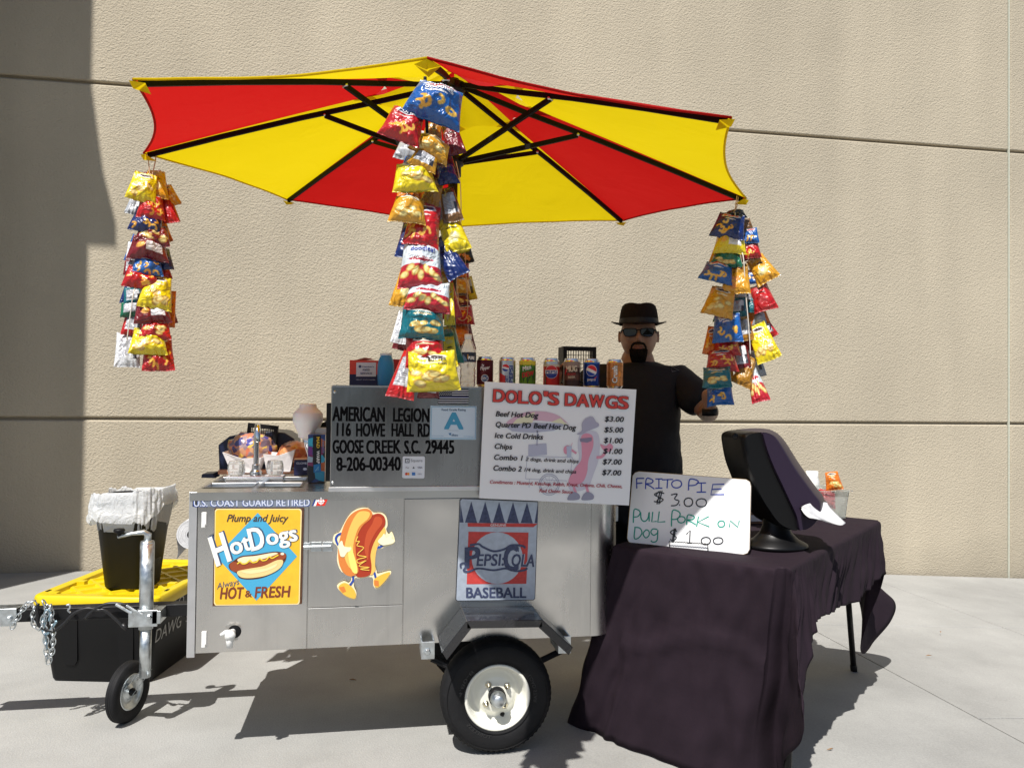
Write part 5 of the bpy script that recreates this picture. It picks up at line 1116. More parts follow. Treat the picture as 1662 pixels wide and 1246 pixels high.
for k in range(-3, 8):
    for sg in (1, -1):
        # diagonal ribs clipped to the lid field
        a0 = Vector((.06, .06+k*.15)); d = Vector((1, sg*1.0)).normalized(); 
        if sg < 0: a0 = Vector((.06, .06+k*.15+.15))
        seg = []
        t0, t1 = 0, 2
        for ax_, lo, hi in ((0, .058, cw_-.058), (1, .058, ln_-.058)):
            ta, tb_ = (lo-a0[ax_])/d[ax_], (hi-a0[ax_])/d[ax_]; t0 = max(t0, min(ta, tb_)); t1 = min(t1, max(ta, tb_))
        if t1-t0 < .03: continue
        A_, B_2 = a0+d*t0, a0+d*t1; s_ = Vector((-d.y, d.x))*.008
        loft(q, [[T2(p.x, p.y, z) for p in (A_-s_*k2, A_+s_*k2, B_2+s_*k2, B_2-s_*k2)] for z, k2 in ((zl-.003, 1.5), (zl+.010+.0004*sg, .8))])
for b_ in (.05, ln_*.33, ln_*.66, ln_-.095):
    for a_ in (.048, cw_-.085): q.prism([T2(a_, b_, zl), T2(a_+.038, b_, zl), T2(a_+.038, b_+.03, zl), T2(a_, b_+.03, zl)], (0,0,.022))
q.build('lid_rib', YP, lid, bevel=.001)
for a_, b_ in ((.02,.07),(.02,.62),(cw_-.03,.12),(cw_-.03,.55)):
    q = MB(); q.prism([T2(a_, b_, LZ+.0005), T2(a_+.012, b_, LZ+.0005), T2(a_+.012, b_+.03, LZ+.0005), T2(a_, b_+.03, LZ+.0005)], (0,0,.002)); q.build('lid_slot', BLACK, lid)
# waste bin
zb_ = zl+.0125
bn_ = thing('waste_bin', 'tall black plastic bin with a white liner standing on the yellow lid', 'waste bin', onH(208, 952, zb_))
pc = onH(196, 957, zb_); pc2 = pc+Vector((.02, .11, 0)); zt2 = onV(215, 806, pc2.y-.1).z
def bring(z, wx, wy, r_=.06, off=0): return [pc2+ux*(a_+off)+uy*b_+Vector((0,0,z-pc2.z)) for a_, b_ in rrect(-wx, -wy, wx, wy, r_)]
q = MB(); loft(q, [bring(zb_, .102, .095), bring(zb_+.006, .106, .099), bring(zt2-.02, .150, .138, .08), bring(zt2-.015, .155, .143, .085), bring(zt2, .155, .143, .085), bring(zt2-.003, .145, .134, .08), bring(zb_+.02, .11, .09)], cap1=True); q.build('bin_body', BLACK, bn_, bevel=.002)
LIN = bpy.data.materials.new('white_liner_film'); LIN.use_nodes = True; n_ = LIN.node_tree.nodes; L_ = LIN.node_tree.links; b_ = n_['Principled BSDF']; b_.inputs['Base Color'].default_value = (.90,.91,.92,1); b_.inputs['Roughness'].default_value = .35
tq = n_.new('ShaderNodeTexCoord'); tn2 = n_.new('ShaderNodeTexNoise'); tn2.inputs['Scale'].default_value = 14; tn2.inputs['Detail'].default_value = 4; tn2.inputs['Distortion'].default_value = 2.5; L_.new(tq.outputs['Object'], tn2.inputs[0]); bq = n_.new('ShaderNodeBump'); bq.inputs['Distance'].default_value = .013; L_.new(tn2.outputs['Fac'], bq.inputs['Height']); L_.new(bq.outputs[0], b_.inputs['Normal'])
tr2 = n_.new('ShaderNodeBsdfTranslucent'); tr2.inputs[0].default_value = (.85,.88,.9,1); mx = n_.new('ShaderNodeMixShader'); mx.inputs[0].default_value = .5; L_.new(b_.outputs[0], mx.inputs[1]); L_.new(tr2.outputs[0], mx.inputs[2]); L_.new(mx.outputs[0], n_['Material Output'].inputs[0])
q = MB(); NL = 120
def lin(u, v):
    P = rrect(-.165, -.152, .165, .152, .095, 29); ui = u*120; i0_ = int(ui) % 120; f0_ = ui-int(ui); p = (P[i0_][0]*(1-f0_)+P[(i0_+1) % 120][0]*f0_, P[i0_][1]*(1-f0_)+P[(i0_+1) % 120][1]*f0_)
    # v: 0 inside low, .45 rim top, 1 outer skirt
    g = u*2*PI
    if v < .45: t_ = v/.45; k = .82+.17*t_; z = zt2-.16*(1-t_)+.012*t_
    else: t_ = (v-.45)/.55; k = .99+.05*math.sin(t_*PI*.5)+.02*t_; z = zt2+.012-(.100+.035*math.sin(g*1+2.4)+.02*math.sin(3*g))*t_
    wv = noise.noise(Vector((math.cos(g)*3, math.sin(g)*3, v*5)))*.011+noise.noise(Vector((math.cos(g)*9, math.sin(g)*9, v*4)))*.008+.010*math.sin(g*19+v*5+2*math.sin(g*5))*abs(v-.45)+.004*math.sin(g*43)*abs(v-.45)
    k += wv*3.2; z += .028*max(0, math.sin(g+.6))*math.exp(-((v-.45)/.25)**2)+wv*.9+.006*math.sin(g*9)
    return pc2+ux*p[0]*k+uy*p[1]*k+Vector((0,0,z-pc2.z))
q.grid(lin, 240, 60); o = q.build('bin_liner', LIN, None, fixn=False); tag(o, 'white plastic liner folded over the rim of the black bin', 'bin liner')
# ================================================================= MAN
def skin_mesh(nodes, edges, sub=2, root=0):
    me = bpy.data.meshes.new('s'); me.from_pydata([n[0] for n in nodes], edges, []); o = bpy.data.objects.new('s', me); C.objects.link(o)
    m = o.modifiers.new('s', 'SKIN'); m.use_smooth_shade = True
    for i, n in enumerate(nodes):
        r_ = n[1]; v = me.skin_vertices[0].data[i]; v.radius = (r_, r_) if not isinstance(r_, tuple) else r_; v.use_root = (i == root)
    s = o.modifiers.new('u', 'SUBSURF'); s.levels = sub; s.render_levels = sub
    dg = bpy.context.evaluated_depsgraph_get(); dg.update(); r = bpy.data.meshes.new_from_object(o.evaluated_get(dg))
    out = ([Vector(v.co) for v in r.vertices], [tuple(p.vertices) for p in r.polygons]); bpy.data.objects.remove(o); return out
MP = Vector((1.25, 3.60, 0)); phi = math.atan2(-MP.x, MP.y)   # facing the camera
MM = Matrix.Translation(MP) @ Matrix.Rotation(math.atan2(MP.x, MP.y)*-1, 4, 'Z')
def ml(x, y, z): return MM @ Vector((x, y, z))
gm = gz(1.25)
elb = onV(1150, 672, 3.36); wr = onV(1152, 662, 3.10); 
elb2 = ml(-.35, -.10, 1.17); wr2 = onV(914, 622, 3.42)
SK = mat('tan_skin', (.31,.165,.105), .5, sss=.08, var=.12, vscale=30, bump=.0008, bscale=160)
shL, shR = ml(.20, 0, 1.405), ml(-.20, 0, 1.405)
V = []; F_ = []
def addm(vf):
    o = len(V); V.extend(vf[0]); F_.extend([tuple(i+o for i in f) for f in vf[1]])
nodes = [(ml(0,0,.95),(.15,.12)), (ml(0,-.01,1.12),(.165,.14)), (ml(0,0,1.28),(.16,.12)), (ml(0,0,1.39),(.085,.075)), (ml(0,-.005,1.50),.078), (ml(0,-.01,1.57),.074),
         (shL,.07), (shL.lerp(elb,.5),.058), (elb,.046), (elb.lerp(wr,.35),.047), (wr,.030), (shR,.07), (shR.lerp(elb2,.5),.055), (elb2,.045), (elb2.lerp(wr2,.4),.044), (wr2,.030),
         (ml(.11,0,.88),.10), (ml(.12,.0,.48),.062), (ml(.12,.02,.08+gm),.042), (ml(.13,-.12,.04+gm),.04), (ml(-.11,0,.88),.10), (ml(-.12,.0,.48),.062), (ml(-.12,.02,.08+gm),.042), (ml(-.13,-.12,.04+gm),.04)]
edges = [(0,1),(1,2),(2,3),(3,4),(4,5),(3,6),(6,7),(7,8),(8,9),(9,10),(3,11),(11,12),(12,13),(13,14),(14,15),(0,16),(16,17),(17,18),(18,19),(0,20),(20,21),(21,22),(22,23)]
addm(skin_mesh(nodes, edges, 2))
# head
HC = onV(1036.5, 546, 3.57); HC = Vector((HC.x, HC.y, HC.z+.004)); HM = Matrix.Translation(HC) @ Matrix.Rotation(-math.atan2(HC.x, HC.y), 4, 'Z')
def gs(d, c, s): return math.exp(-((d-Vector(c)).length/s)**2)
def headp(u, v):
    th, ph = u*2*PI, (v-.5)*PI; d = Vector((math.sin(th)*math.cos(ph), -math.cos(th)*math.cos(ph), math.sin(ph)))
    x, y, z = d.x*.0865, d.y*.100, d.z*(.118 if d.z > 0 else .128)
    if d.z < 0: k = 1-.13*(-d.z)**1.6; x *= k*1.03; y *= (1-.10*(-d.z)) if d.y < 0 else (1-.25*(-d.z))
    p = Vector((x, y, z)); front = max(0, -d.y)
    p.y -= .017*gs(d, (0,-.97,-.20), .15); p.y -= .008*gs(d, (0,-1,-.05), .12)       # nose
    p.y -= .006*gs(d, (0,-.95,.28), .3)                                             # brow
    for s_ in (-1, 1): p.y += .009*gs(d, (s_*.34,-.92,.08), .17); p += Vector((s_*.005,-.004,0))*gs(d, (s_*.5,-.8,-.22), .28); p.y -= .004*gs(d, (s_*.13,-.97,-.27), .08)
    p.y -= .006*gs(d, (0,-.84,-.50), .10); p.y += .004*gs(d, (0,-.80,-.56), .04); p.y -= .006*gs(d, (0,-.78,-.62), .09); p.y -= .012*gs(d, (0,-.62,-.80), .26)
    return HM @ p
q = MB(); q.grid(headp, 64, 48); addm(([Vector(v) for v in q.v], q.f))
for s_ in (-1, 1):
    q = MB(); q.grid(lambda u, v: HM @ (Vector((s_*.088, .012, -.005))+Vector((s_*.006*math.cos(u*2*PI)*math.cos((v-.5)*PI)+s_*.006, .016*math.sin(u*2*PI)*math.cos((v-.5)*PI)+.003, .031*math.sin((v-.5)*PI)))), 16, 12); addm(([Vector(v) for v in q.v], q.f))
# hands
def hand_(wrist, d, up, side, curl, r_=.0088):
    d = d.normalized(); up = (up-d*up.dot(d)).normalized(); sd = d.cross(up)*side     # up = back of the hand
    nd = [(wrist, .027), (wrist+d*.045, (.036)), (wrist+d*.085, (.034))]; addm(skin_mesh([(wrist-d*.03,.028)]+nd, [(0,1),(1,2),(2,3)], 2))
    for k, (o_, L) in enumerate(((-.030,.072),(-.010,.082),(.011,.077),(.030,.060))):
        b = wrist+d*.078+sd*o_; P = [wrist+d*.05+sd*o_*.8, b]; dd = d.copy(); dr_ = (-up)
        for j in range(3):
            a = curl*(j+.6); dj = (d*math.cos(a)+dr_*math.sin(a)).normalized(); P.append(P[-1]+dj*L/3)
        addm(skin_mesh([(p, r_*(1.1-.08*i)) for i, p in enumerate(P)], [(i, i+1) for i in range(4)], 1))
    P = [wrist+d*.02-sd*.015, wrist+d*.045-sd*.036, wrist+d*.072-sd*.046-up*.018, wrist+d*.09-sd*.042-up*.034]
    addm(skin_mesh([(p, r_*(1.35-.12*i)) for i, p in enumerate(P)], [(0,1),(1,2),(2,3)], 1))
hand_(wr, Vector((-.10, -.10, 1)), Vector((-1, .4, 0)), 1, .42)
hand_(wr2, Vector((-.15, -.3, .45)), Vector((-.2, .2, 1)), -1, .5)
me = bpy.data.meshes.new('person'); me.from_pydata([tuple(v) for v in V], [], F_); me.materials.append(SK)
man = bpy.data.objects.new('person', me); C.objects.link(man); PINV['person'] = Matrix.Identity(4)
rm = man.modifiers.new('remesh', 'REMESH'); rm.mode = 'VOXEL'; rm.voxel_size = .0042; rm.use_smooth_shade = True
sm = man.modifiers.new('smooth', 'SMOOTH'); sm.factor = .5; sm.iterations = 2
tag(man, 'person in black shirt, dark fedora and sunglasses behind the cart, holding a chip bag', 'person')
SHIRT = mat('black_cotton', (.014,.014,.016), .8, bump=.012, bscale=9, spec=.35)
cut = .52
nodes = [(ml(0,.0,.80),(.20,.17)), (ml(0,-.02,.93),(.235,.20)), (ml(0,-.03,1.06),(.235,.20)), (ml(0,-.01,1.22),(.225,.17)), (ml(0,.0,1.37),(.19,.135)), (ml(0,.0,1.44),(.150,.110)), (ml(0,-.002,1.50),(.098,.092)), 
         (shL+Vector((0,0,.0)),.098), (shL.lerp(elb,.45),.094), (shL.lerp(elb,.86),.090), (shR,.098), (shR.lerp(elb2,.45),.088), (shR.lerp(elb2,.85),.085)]
sv = skin_mesh(nodes, [(0,1),(1,2),(2,3),(3,4),(4,5),(5,6),(4,7),(7,8),(8,9),(4,10),(10,11),(11,12)], 3)
q = MB()
def wrk(p):
    k = noise.noise(Vector((p.x*9, p.y*9, p.z*5)))*.014+noise.noise(Vector((p.x*20+p.z*14, p.y*20, p.z*16-p.x*10)))*.009
    return k
sv = ([p+(p-ml(0,0,p.z)).normalized()*wrk(p) for p in sv[0]], sv[1])
q.add(sv[0], sv[1], None, True); q.build('shirt', SHIRT, man)
tn_ = skin_mesh([(ml(0,0,.90),(.19,.16)), (ml(.11,0,.80),.12), (ml(.12,.01,.45),.095), (ml(.12,.02,.12+gm),.085), (ml(-.11,0,.80),.12), (ml(-.12,.01,.45),.095), (ml(-.12,.02,.12+gm),.085)], [(0,1),(1,2),(2,3),(0,4),(4,5),(5,6)], 2)
q = MB(); q.add(tn_[0], tn_[1], None, True); q.build('trousers', mat('dark_denim', (.012,.014,.022), .8), man)
for s_ in (-1, 1):
    sh = skin_mesh([(ml(s_*.12,.05,.05+gm),.048), (ml(s_*.125,-.05,.045+gm),.048), (ml(s_*.13,-.15,.04+gm),.042)], [(0,1),(1,2)], 2); q = MB(); q.add([Vector((p.x,p.y,max(p.z,gm+.001))) for p in sh[0]], sh[1], None, True); q.build('shoe', BLACK, man)
# fedora
FEL = mat('dark_brown_felt', (.013,.010,.009), .9, bump=.001, bscale=200, spec=.15)
def hm(x, y, z): return HM @ Vector((x, y, z))
q = MB()
def crown(u, v):
    g = u*2*PI; r_ = [1.0, .985, .95, .90, .84, .74, .5, .0][int(round(v*7))]; z = [.052, .075, .10, .125, .142, .150, .148, .140][int(round(v*7))]
    x = math.sin(g)*.096*r_; y = -math.cos(g)*.108*r_+.004
    fr_ = max(0, math.cos(g)); pin = math.exp(-((abs(g if g < PI else g-2*PI)-.62)/.3)**2)*(v**1.2)*.010
    z += -.009*math.exp(-(x/.028)**2)*(1 if v > .55 else 0)+.008*fr_*v; x *= 1-pin*6; y += pin*.6
    return hm(x, y, z)
q.grid(crown, 48, 7); hat = q.build('hat', FEL, man, fixn=False)
q = MB()
def brim(u, v):
    g = u*2*PI; r0 = 1+v*.40; x = math.sin(g)*.095*r0; y = -math.cos(g)*.107*(1+v*.33)+.004; sx_ = abs(math.sin(g)); z = .054+.012*v**1.5*sx_**2-.012*v*max(0, math.cos(g))+.008*v**2*max(0,-math.cos(g)); return hm(x, y, z)
q.grid(brim, 56, 6); o = q.build('hat_brim', FEL, hat, fixn=False); s_ = o.modifiers.new('t','SOLIDIFY'); s_.thickness = .003
q = MB(); q.grid(lambda u, v: hm(math.sin(u*2*PI)*(.0955-.0012*v), -math.cos(u*2*PI)*(.1095-.0012*v)+.004, .056+.024*v), 48, 1); q.build('hat_band', mat('black_ribbon', (.006,.006,.007), .5), hat, fixn=False)
# sunglasses
GLS = mat('dark_lens', (.006,.006,.007), .08, spec=.45); gl = None
q = MB()
for s_ in (-1, 1):
    cp = [(.009,.010),(.014,.017),(.040,.019),(.067,.018),(.071,.006),(.064,-.014),(.045,-.019),(.020,-.015),(.010,-.004)]
    P = [hm(s_*x, -.112+.30*x*x*4.2, z+.006) for x, z in curve(cp, 3, True)]
    q.prism(P, (HM.to_3x3() @ Vector((0, .003, 0))))
gl = q.build('sunglasses', GLS, man)
q = MB(); 
for s_ in (-1, 1):
    q.tube([hm(s_*x, -.113+.30*x*x*4.2, z+.006) for x, z in curve(cp, 3, True)], .0022, n=6, closed=True); q.tube([hm(s_*.068, -.103, .018), hm(s_*.080, -.085, .018), hm(s_*.088, .0, .012)], [.004,.004,.003], n=6)
q.tube([hm(-.012, -.113, .016), hm(0, -.116, .019), hm(.012, -.113, .016)], .0025, n=6); q.build('glasses_frame', BLACK, gl)
# beard and hair
HR = mat('black_hair', (.012,.009,.007), .9, bump=.012, bscale=150, var=.5, vscale=60, spec=.1)
q = MB()
def beard(u, v):
    # chin patch from mouth corner to mouth corner and under the chin
    a_ = (u-.5)*2; z0 = -.068-.004*abs(a_); z1 = -.132; z = z0+(z1-z0)*v; w_ = .043*(1-.25*v*v)*math.cos(a_*.0); x = a_*w_
    y = -.104+.30*x*x*8-.006*math.sin(PI*min(1, v*1.2))+.035*v**3
    e_ = (1-abs(a_)**4)*(1-v**6); return hm(x, y-.010*e_+.004, z)
q.grid(beard, 20, 16); q.tube(curve([hm(-.034,-.100,-.085), hm(-.033,-.108,-.062), hm(-.022,-.1155,-.047), hm(0,-.121,-.044), hm(.022,-.1155,-.047), hm(.033,-.108,-.062), hm(.034,-.100,-.085)], 5), .0052, n=8)
o = q.build('goatee', HR, man, fixn=False)
q = MB(); q.tube(curve([hm(-.021,-.1085,-.061), hm(-.010,-.114,-.0585), hm(0,-.1145,-.0595), hm(.010,-.114,-.0585), hm(.021,-.1085,-.061)], 4), [.002]+[.0034]*15+[.002], n=8); q.tube(curve([hm(-.018,-.108,-.067), hm(0,-.1135,-.068), hm(.018,-.108,-.067)], 4), .0036, n=8); q.build('lips', mat('lip_skin', (.25,.095,.075), .45), man)
q = MB(); a = wr; d_ = Vector((-.10,-.10,1)).normalized(); q.tube([wr-d_*.03, wr-d_*.002], [.0335,.0325], n=20); q.build('wristband', BLACK, man)
a = Art(lambda x, y, l: onV(x, y, 3.45)); 
p = onV(1095, 599, 3.47)
q = MB(); lg = [onV(1089,594,3.47), onV(1102,601,3.47), onV(1091,603,3.47)]
q.tube(lg, .0012, n=5, closed=True); q.build('shirt_emblem', mat('grey_print', (.35,.35,.36), .6), man)

# ================================================================= CHIP BAGS
FILM = bpy.data.materials.new('printed_foil_bag'); FILM.use_nodes = True
n_ = FILM.node_tree.nodes; L_ = FILM.node_tree.links; b_ = n_['Principled BSDF']; b_.inputs['Roughness'].default_value = .34; b_.inputs['Metallic'].default_value = .0; b_.inputs['Coat Weight'].default_value = .35; b_.inputs['Coat Roughness'].default_value = .15
at = n_.new('ShaderNodeAttribute'); at.attribute_name = 'print'; L_.new(at.outputs['Color'], b_.inputs['Base Color'])
tc_ = n_.new('ShaderNodeTexCoord'); t_ = n_.new('ShaderNodeTexNoise'); t_.inputs['Scale'].default_value = 17; t_.inputs['Detail'].default_value = 2.2; t_.inputs['Distortion'].default_value = 2.2; L_.new(tc_.outputs['Object'], t_.inputs[0]); bp_ = n_.new('ShaderNodeBump'); bp_.inputs['Distance'].default_value = .012; bp_.inputs['Strength'].default_value = 1; L_.new(t_.outputs['Fac'], bp_.inputs['Height']); L_.new(bp_.outputs[0], b_.inputs['Normal'])
COL = {'red': (190,22,26), 'maroon': (120,18,28), 'yellow': (238,214,26), 'gold': (222,160,36), 'orange': (226,120,30), 'blue': (22,92,170), 'navy': (16,40,104), 'teal': (8,104,116), 'green': (20,110,80), 'white': (225,226,228), 'silver': (178,182,188), 'brown': (120,84,46), 'black': (24,24,28), 'dkgold': (176,122,30)}
def raster(kind, base, U, W_, seed):
    """print pattern over the bag front: U across 0..1, W up 0..1"""
    r = np.random.RandomState(seed); c = np.zeros(U.shape+(3,)); c[:] = COL[base]
    def blob(cx, cy, rx, ry, a, col, soft=.12):
        x, y = U-cx, W_-cy; ca, sa = math.cos(a), math.sin(a); X_, Y_ = (x*ca+y*sa)/rx, (-x*sa+y*ca)/ry; d = np.sqrt(X_**2+Y_**2); k = np.clip((1-d)/soft, 0, 1)[..., None]; c[:] = c*(1-k)+np.array(col)*k; return d
    if kind in ('puffs', 'curls'):
        blob(.5, .80, .38, .10, .1, (235,235,238)); blob(.5, .80, .30, .06, .1, (200,40,40) if base in ('blue','navy') else (40,40,90))
        blob(.5, .62, .2, .025, .05, (235,225,220))
        for k in range(6):
            cx, cy, a = r.uniform(.15,.85), r.uniform(.14,.46), r.uniform(0, 3.1)
            for t in np.linspace(-1, 1, 6):
                aa = a+t*.7; blob(cx+.10*t*math.cos(aa), cy+.10*t*math.sin(aa), .045, .040, 0, (244,176,52) if k % 2 else (248,196,84), .35)
    elif kind == 'chips':
        blob(.5, .82, .34, .09, -.05, (245,240,225) if base != 'white' else (170,30,50)); blob(.5, .82, .26, .045, -.05, (60,40,40)); blob(.5, .66, .25, .03, 0, (235,215,170))
        for k in range(7):
            cx, cy = r.uniform(.15,.85), r.uniform(.16,.46); blob(cx, cy, .14, .085, r.uniform(-.6,.6), (206,158,70), .1); blob(cx, cy+.006, .12, .07, r.uniform(-.4,.4), (244,222,142), .3)
    elif kind == 'corn':
        c[W_ > .45] = (222,232,238); k = W_ <= .45; c[k] = (196,30,48)
        blob(.5, .58, .33, .05, .05, (180,24,50))
        for k in range(7): cx, cy = .12+.76*k/6, .24+.14*((k*5) % 3)/2; blob(cx, cy, .12, .085, k*.5, (214,170,80), .2); blob(cx, cy, .09, .06, k*.5, (244,226,150), .3)
    elif kind == 'plain':
        blob(.5, .80, .34, .09, 0, np.array(COL[base])*.55+90); blob(.5, .34, .3, .16, .2, (248,236,170) if base in ('yellow','gold') else np.array(COL[base])*.8+40, .4); blob(.5, .60, .26, .03, 0, np.array(COL[base])*.35)
    elif kind == 'label':
        blob(.3, .4, .14, .14, .3, (236,176,80), .3); k = (U > .45) & (U < .86) & (W_ > .22) & (W_ < .55); c[k] = (236,236,238)
    elif kind == 'back':
        k = (U > .14) & (U < .86) & (W_ > .20) & (W_ < .78); c[k] = (214,216,220)
        k2 = k & (np.sin(W_*150) > .2) & (U < .6); c[k2] = (120,120,130); k3 = k & (U > .62) & (np.sin(U*260) > 0) & (W_ < .5); c[k3] = (60,60,70)
    elif kind == 'bbq':
        c[(W_ > .60)] = np.array(COL[base])*.8
        for k in range(6): blob(r.uniform(.2,.8), r.uniform(.16,.45), .13, .08, r.uniform(-.6,.6), (228,140,50), .2)
    k = (W_ < .035) | (W_ > .965); c[k] = c[k]*.75+40
    c = c+r.normal(0, 3, U.shape)[..., None]; return np.clip(c, 0, 255)
def lin_(c): c = c/255; return np.where(c <= .04045, c/12.92, ((c+.055)/1.055)**2.4)
LBL = set()
def bag(px, py, w_, h_, y, rot, kind, base, label, group, words=None, tilt=22, yaw=0, top=.72, fat=1.0):
    global NBAG
    NBAG += 1; sd = NBAG; rr_ = random.Random(sd*13)
    c = onV(px, py, y); s_ = (c-CAM).dot(Fw)/FPX; w_ *= 1.05; h_ *= 1.04; Wm, Hm = w_*s_, h_*s_/math.cos(R(tilt))
    big = w_ > 60; nu, nv = (64, 76) if big else (40, 48); T = .24*Wm*fat; face = -math.atan2(c.x, c.y)
    M = Matrix.Translation(c) @ Matrix.Rotation(face+R(yaw), 4, 'Z') @ Matrix.Rotation(R(rot), 4, 'Y') @ Matrix.Rotation(R(-tilt), 4, 'X')
    so_ = Vector((sd*3.1, sd*1.7, 0)); bend = rr_.uniform(-.10, .10); sk = rr_.uniform(-.12, .12); cr = rr_.uniform(20, 27); cpz = rr_.uniform(0, 6)
    def loc(u, v, side):
        U, W_ = u*2-1, v*2-1; sh = 1-(1-top)*(v**1.3); x = U*Wm/2*sh*(1-.05*(1-W_*W_)); z = W_*Hm/2*(1-.05*(U*U)*(1-abs(W_)))
        e = max(0, 1-abs(U)**2.4)**.62*max(0, 1-(abs(W_)/.93)**3.0)**.7 if abs(W_) < .93 else 0
        t = T*e; nz = noise.noise(Vector((U*1.6, W_*1.6, side))+so_)*.30+noise.noise(Vector((U*4, W_*4, side*2))+so_)*.13
        crease = (.045*math.sin(U*cr*.62+cpz+3*W_+2*math.sin(U*3+cpz))+.09*noise.noise(Vector((U*5, W_*1.5, 9))+so_))*(abs(W_)**3)*T*2.2*(1 if abs(W_) < .93 else .45)
        y_ = -side*(t*(1+nz)+.0006)+crease+bend*Wm*(U*U-.3)+.06*Wm*(noise.noise(Vector((U*1.1, W_*1.1, 5))+so_))
        return M @ Vector((x+sk*z*.25, y_, z))
    q = MB(); q.grid(lambda u, v: loc(u, v, 1), nu, nv); q.grid(lambda u, v: loc(1-u, v, -1), nu//2, nv//2)
    o = q.build('chip_bag', FILM, None, fixn=False); me = o.data
    at = me.color_attributes.new('print', 'FLOAT_COLOR', 'POINT'); U_, W2 = np.meshgrid(np.linspace(0,1,nu+1), np.linspace(0,1,nv+1)); cf = lin_(raster(kind, base, U_, W2, sd)).reshape(-1, 3)
    nb = len(me.vertices)-len(cf); U_, W2 = np.meshgrid(np.linspace(0,1,nu//2+1), np.linspace(0,1,nv//2+1)); cb_ = lin_(raster('back', base, U_, W2, sd)).reshape(-1, 3)
    al = np.ones((len(me.vertices), 4)); al[:, :3] = np.vstack([cf, cb_])*.80; at.data.foreach_set('color', al.ravel())
    if label in LBL: print('DUP LABEL', label)
    LBL.add(label); tag(o, label, 'chip bag', group)
    if words:
        a = Art(lambda x, y_, l: M @ (M.inverted() @ loc(x, y_, 1)+Vector((0, -.0008*l-.0004, 0))), sub=.03, up=1)
        for s2, x0, y0, x1, y1, hh, cc in words: a.text(s2, x0, y0, x1, y1, hh, ink(*cc), 1, bold=.03)
        a.build('bag_print', o)
    return o
NBAG = 0
Z4 = 4.45; ZL = 3.28; ZR = 3.56
GL_ = 'chip bags strung at the left corner of the umbrella'; GF = 'chip bags strung at the front corner of the umbrella'; GB = 'chip bags strung at the back corner of the umbrella'; GR = 'chip bags strung at the right corner of the umbrella'
def S(L, ox, oy, sc, vf, grp, strn):
    # entries: x0, y0, x1, y1 in the enlarged crop, depth step, rot, kind, base, label, extra
    for e in L:
        x0, y0, x1, y1, dv, rot, kind, base, lab = e[:9]; k = e[9] if len(e) > 9 else {}
        bag(ox+(x0+x1)/2/sc, oy+(y0+y1)/2/sc, (x1-x0)/sc, (y1-y0)/sc, vf+dv, rot, kind, base, lab+' '+strn, grp, **k)
vL, vFr, vB, vR = rim8[2].y, rim8[0].y, rim8[4].y, rim8[6].y
S([(100,130,245,290,-.03,9,'chips','yellow','bright yellow chip bag at the very top of',{'tilt':18}),
   (185,118,300,275,.02,0,'plain','gold','gold chip bag tucked behind the top yellow bag of'),
   (285,195,352,312,.05,-22,'chips','gold','narrow gold chip bag poking out right near the top of'),
   (148,235,285,380,-.02,4,'puffs','red','red puff bag right under the top yellow bag of'),
   (255,180,335,405,.04,-14,'plain','red','long plain red bag at the right side near the top of'),
   (112,322,275,458,-.02,10,'curls','navy','dark blue puff bag under the uppermost red puff bag of'),
   (142,408,310,520,-.015,6,'chips','maroon','brownish red chip bag between two blue bags of'),
   (100,468,300,598,-.02,2,'label','maroon','maroon bag with a white label, upper one of'),
   (85,500,150,600,.03,2,'back','white','white-backed bag at the left edge of the upper part of'),
   (70,592,140,680,.03,0,'back','maroon','maroon bag turned backwards at the left edge of'),
   (262,535,325,650,.03,-10,'plain','navy','plain navy bag at the right side, middle of'),
   (118,560,270,682,-.02,-2,'curls','blue','blue puff bag at mid height of'),
   (75,630,250,750,-.025,4,'puffs','red','red puff bag whose seam meets the loose cord of'),
   (163,680,325,858,-.02,8,'chips','yellow','large yellow and orange chip bag below the middle of'),
   (68,742,170,835,.03,-8,'back','teal','pale teal bag turned backwards on the left of'),
   (52,820,168,898,.02,-10,'back','green','dark teal bag turned backwards below the pale teal one of'),
   (130,810,308,935,-.02,-4,'label','maroon','maroon bag with a white label, lower one of'),
   (288,760,345,955,.05,2,'plain','orange','orange bag edge showing at the lower right of'),
   (65,880,170,1000,.02,6,'back','red','red and white bag turned backwards at the lower left of'),
   (165,900,315,1018,-.02,2,'chips','red','red and cream chip bag low on'),
   (108,965,290,1100,-.03,0,'chips','yellow','yellow chip bag just above the lowest red bag of'),
   (30,985,150,1165,.0,2,'back','white','big white bag turned backwards at the bottom left of',{'top':.9}),
   (176,1000,330,1185,0,-2,'puffs','red','lowest red puff bag of',{'top':.8,'words':[('CHEDDAR',.3,.62,.7,.62,.04,(230,200,190))]})],
  180, 240, ZL, vL, GL_, 'the left corner string')
w_blue = [('Cheez', .22, .74, .78, .80, .12, (240,240,244)), ('doodles', .22, .64, .80, .69, .09, (240,240,244)), ('CRUNCHY', .36, .56, .70, .59, .035, (235,235,235))]
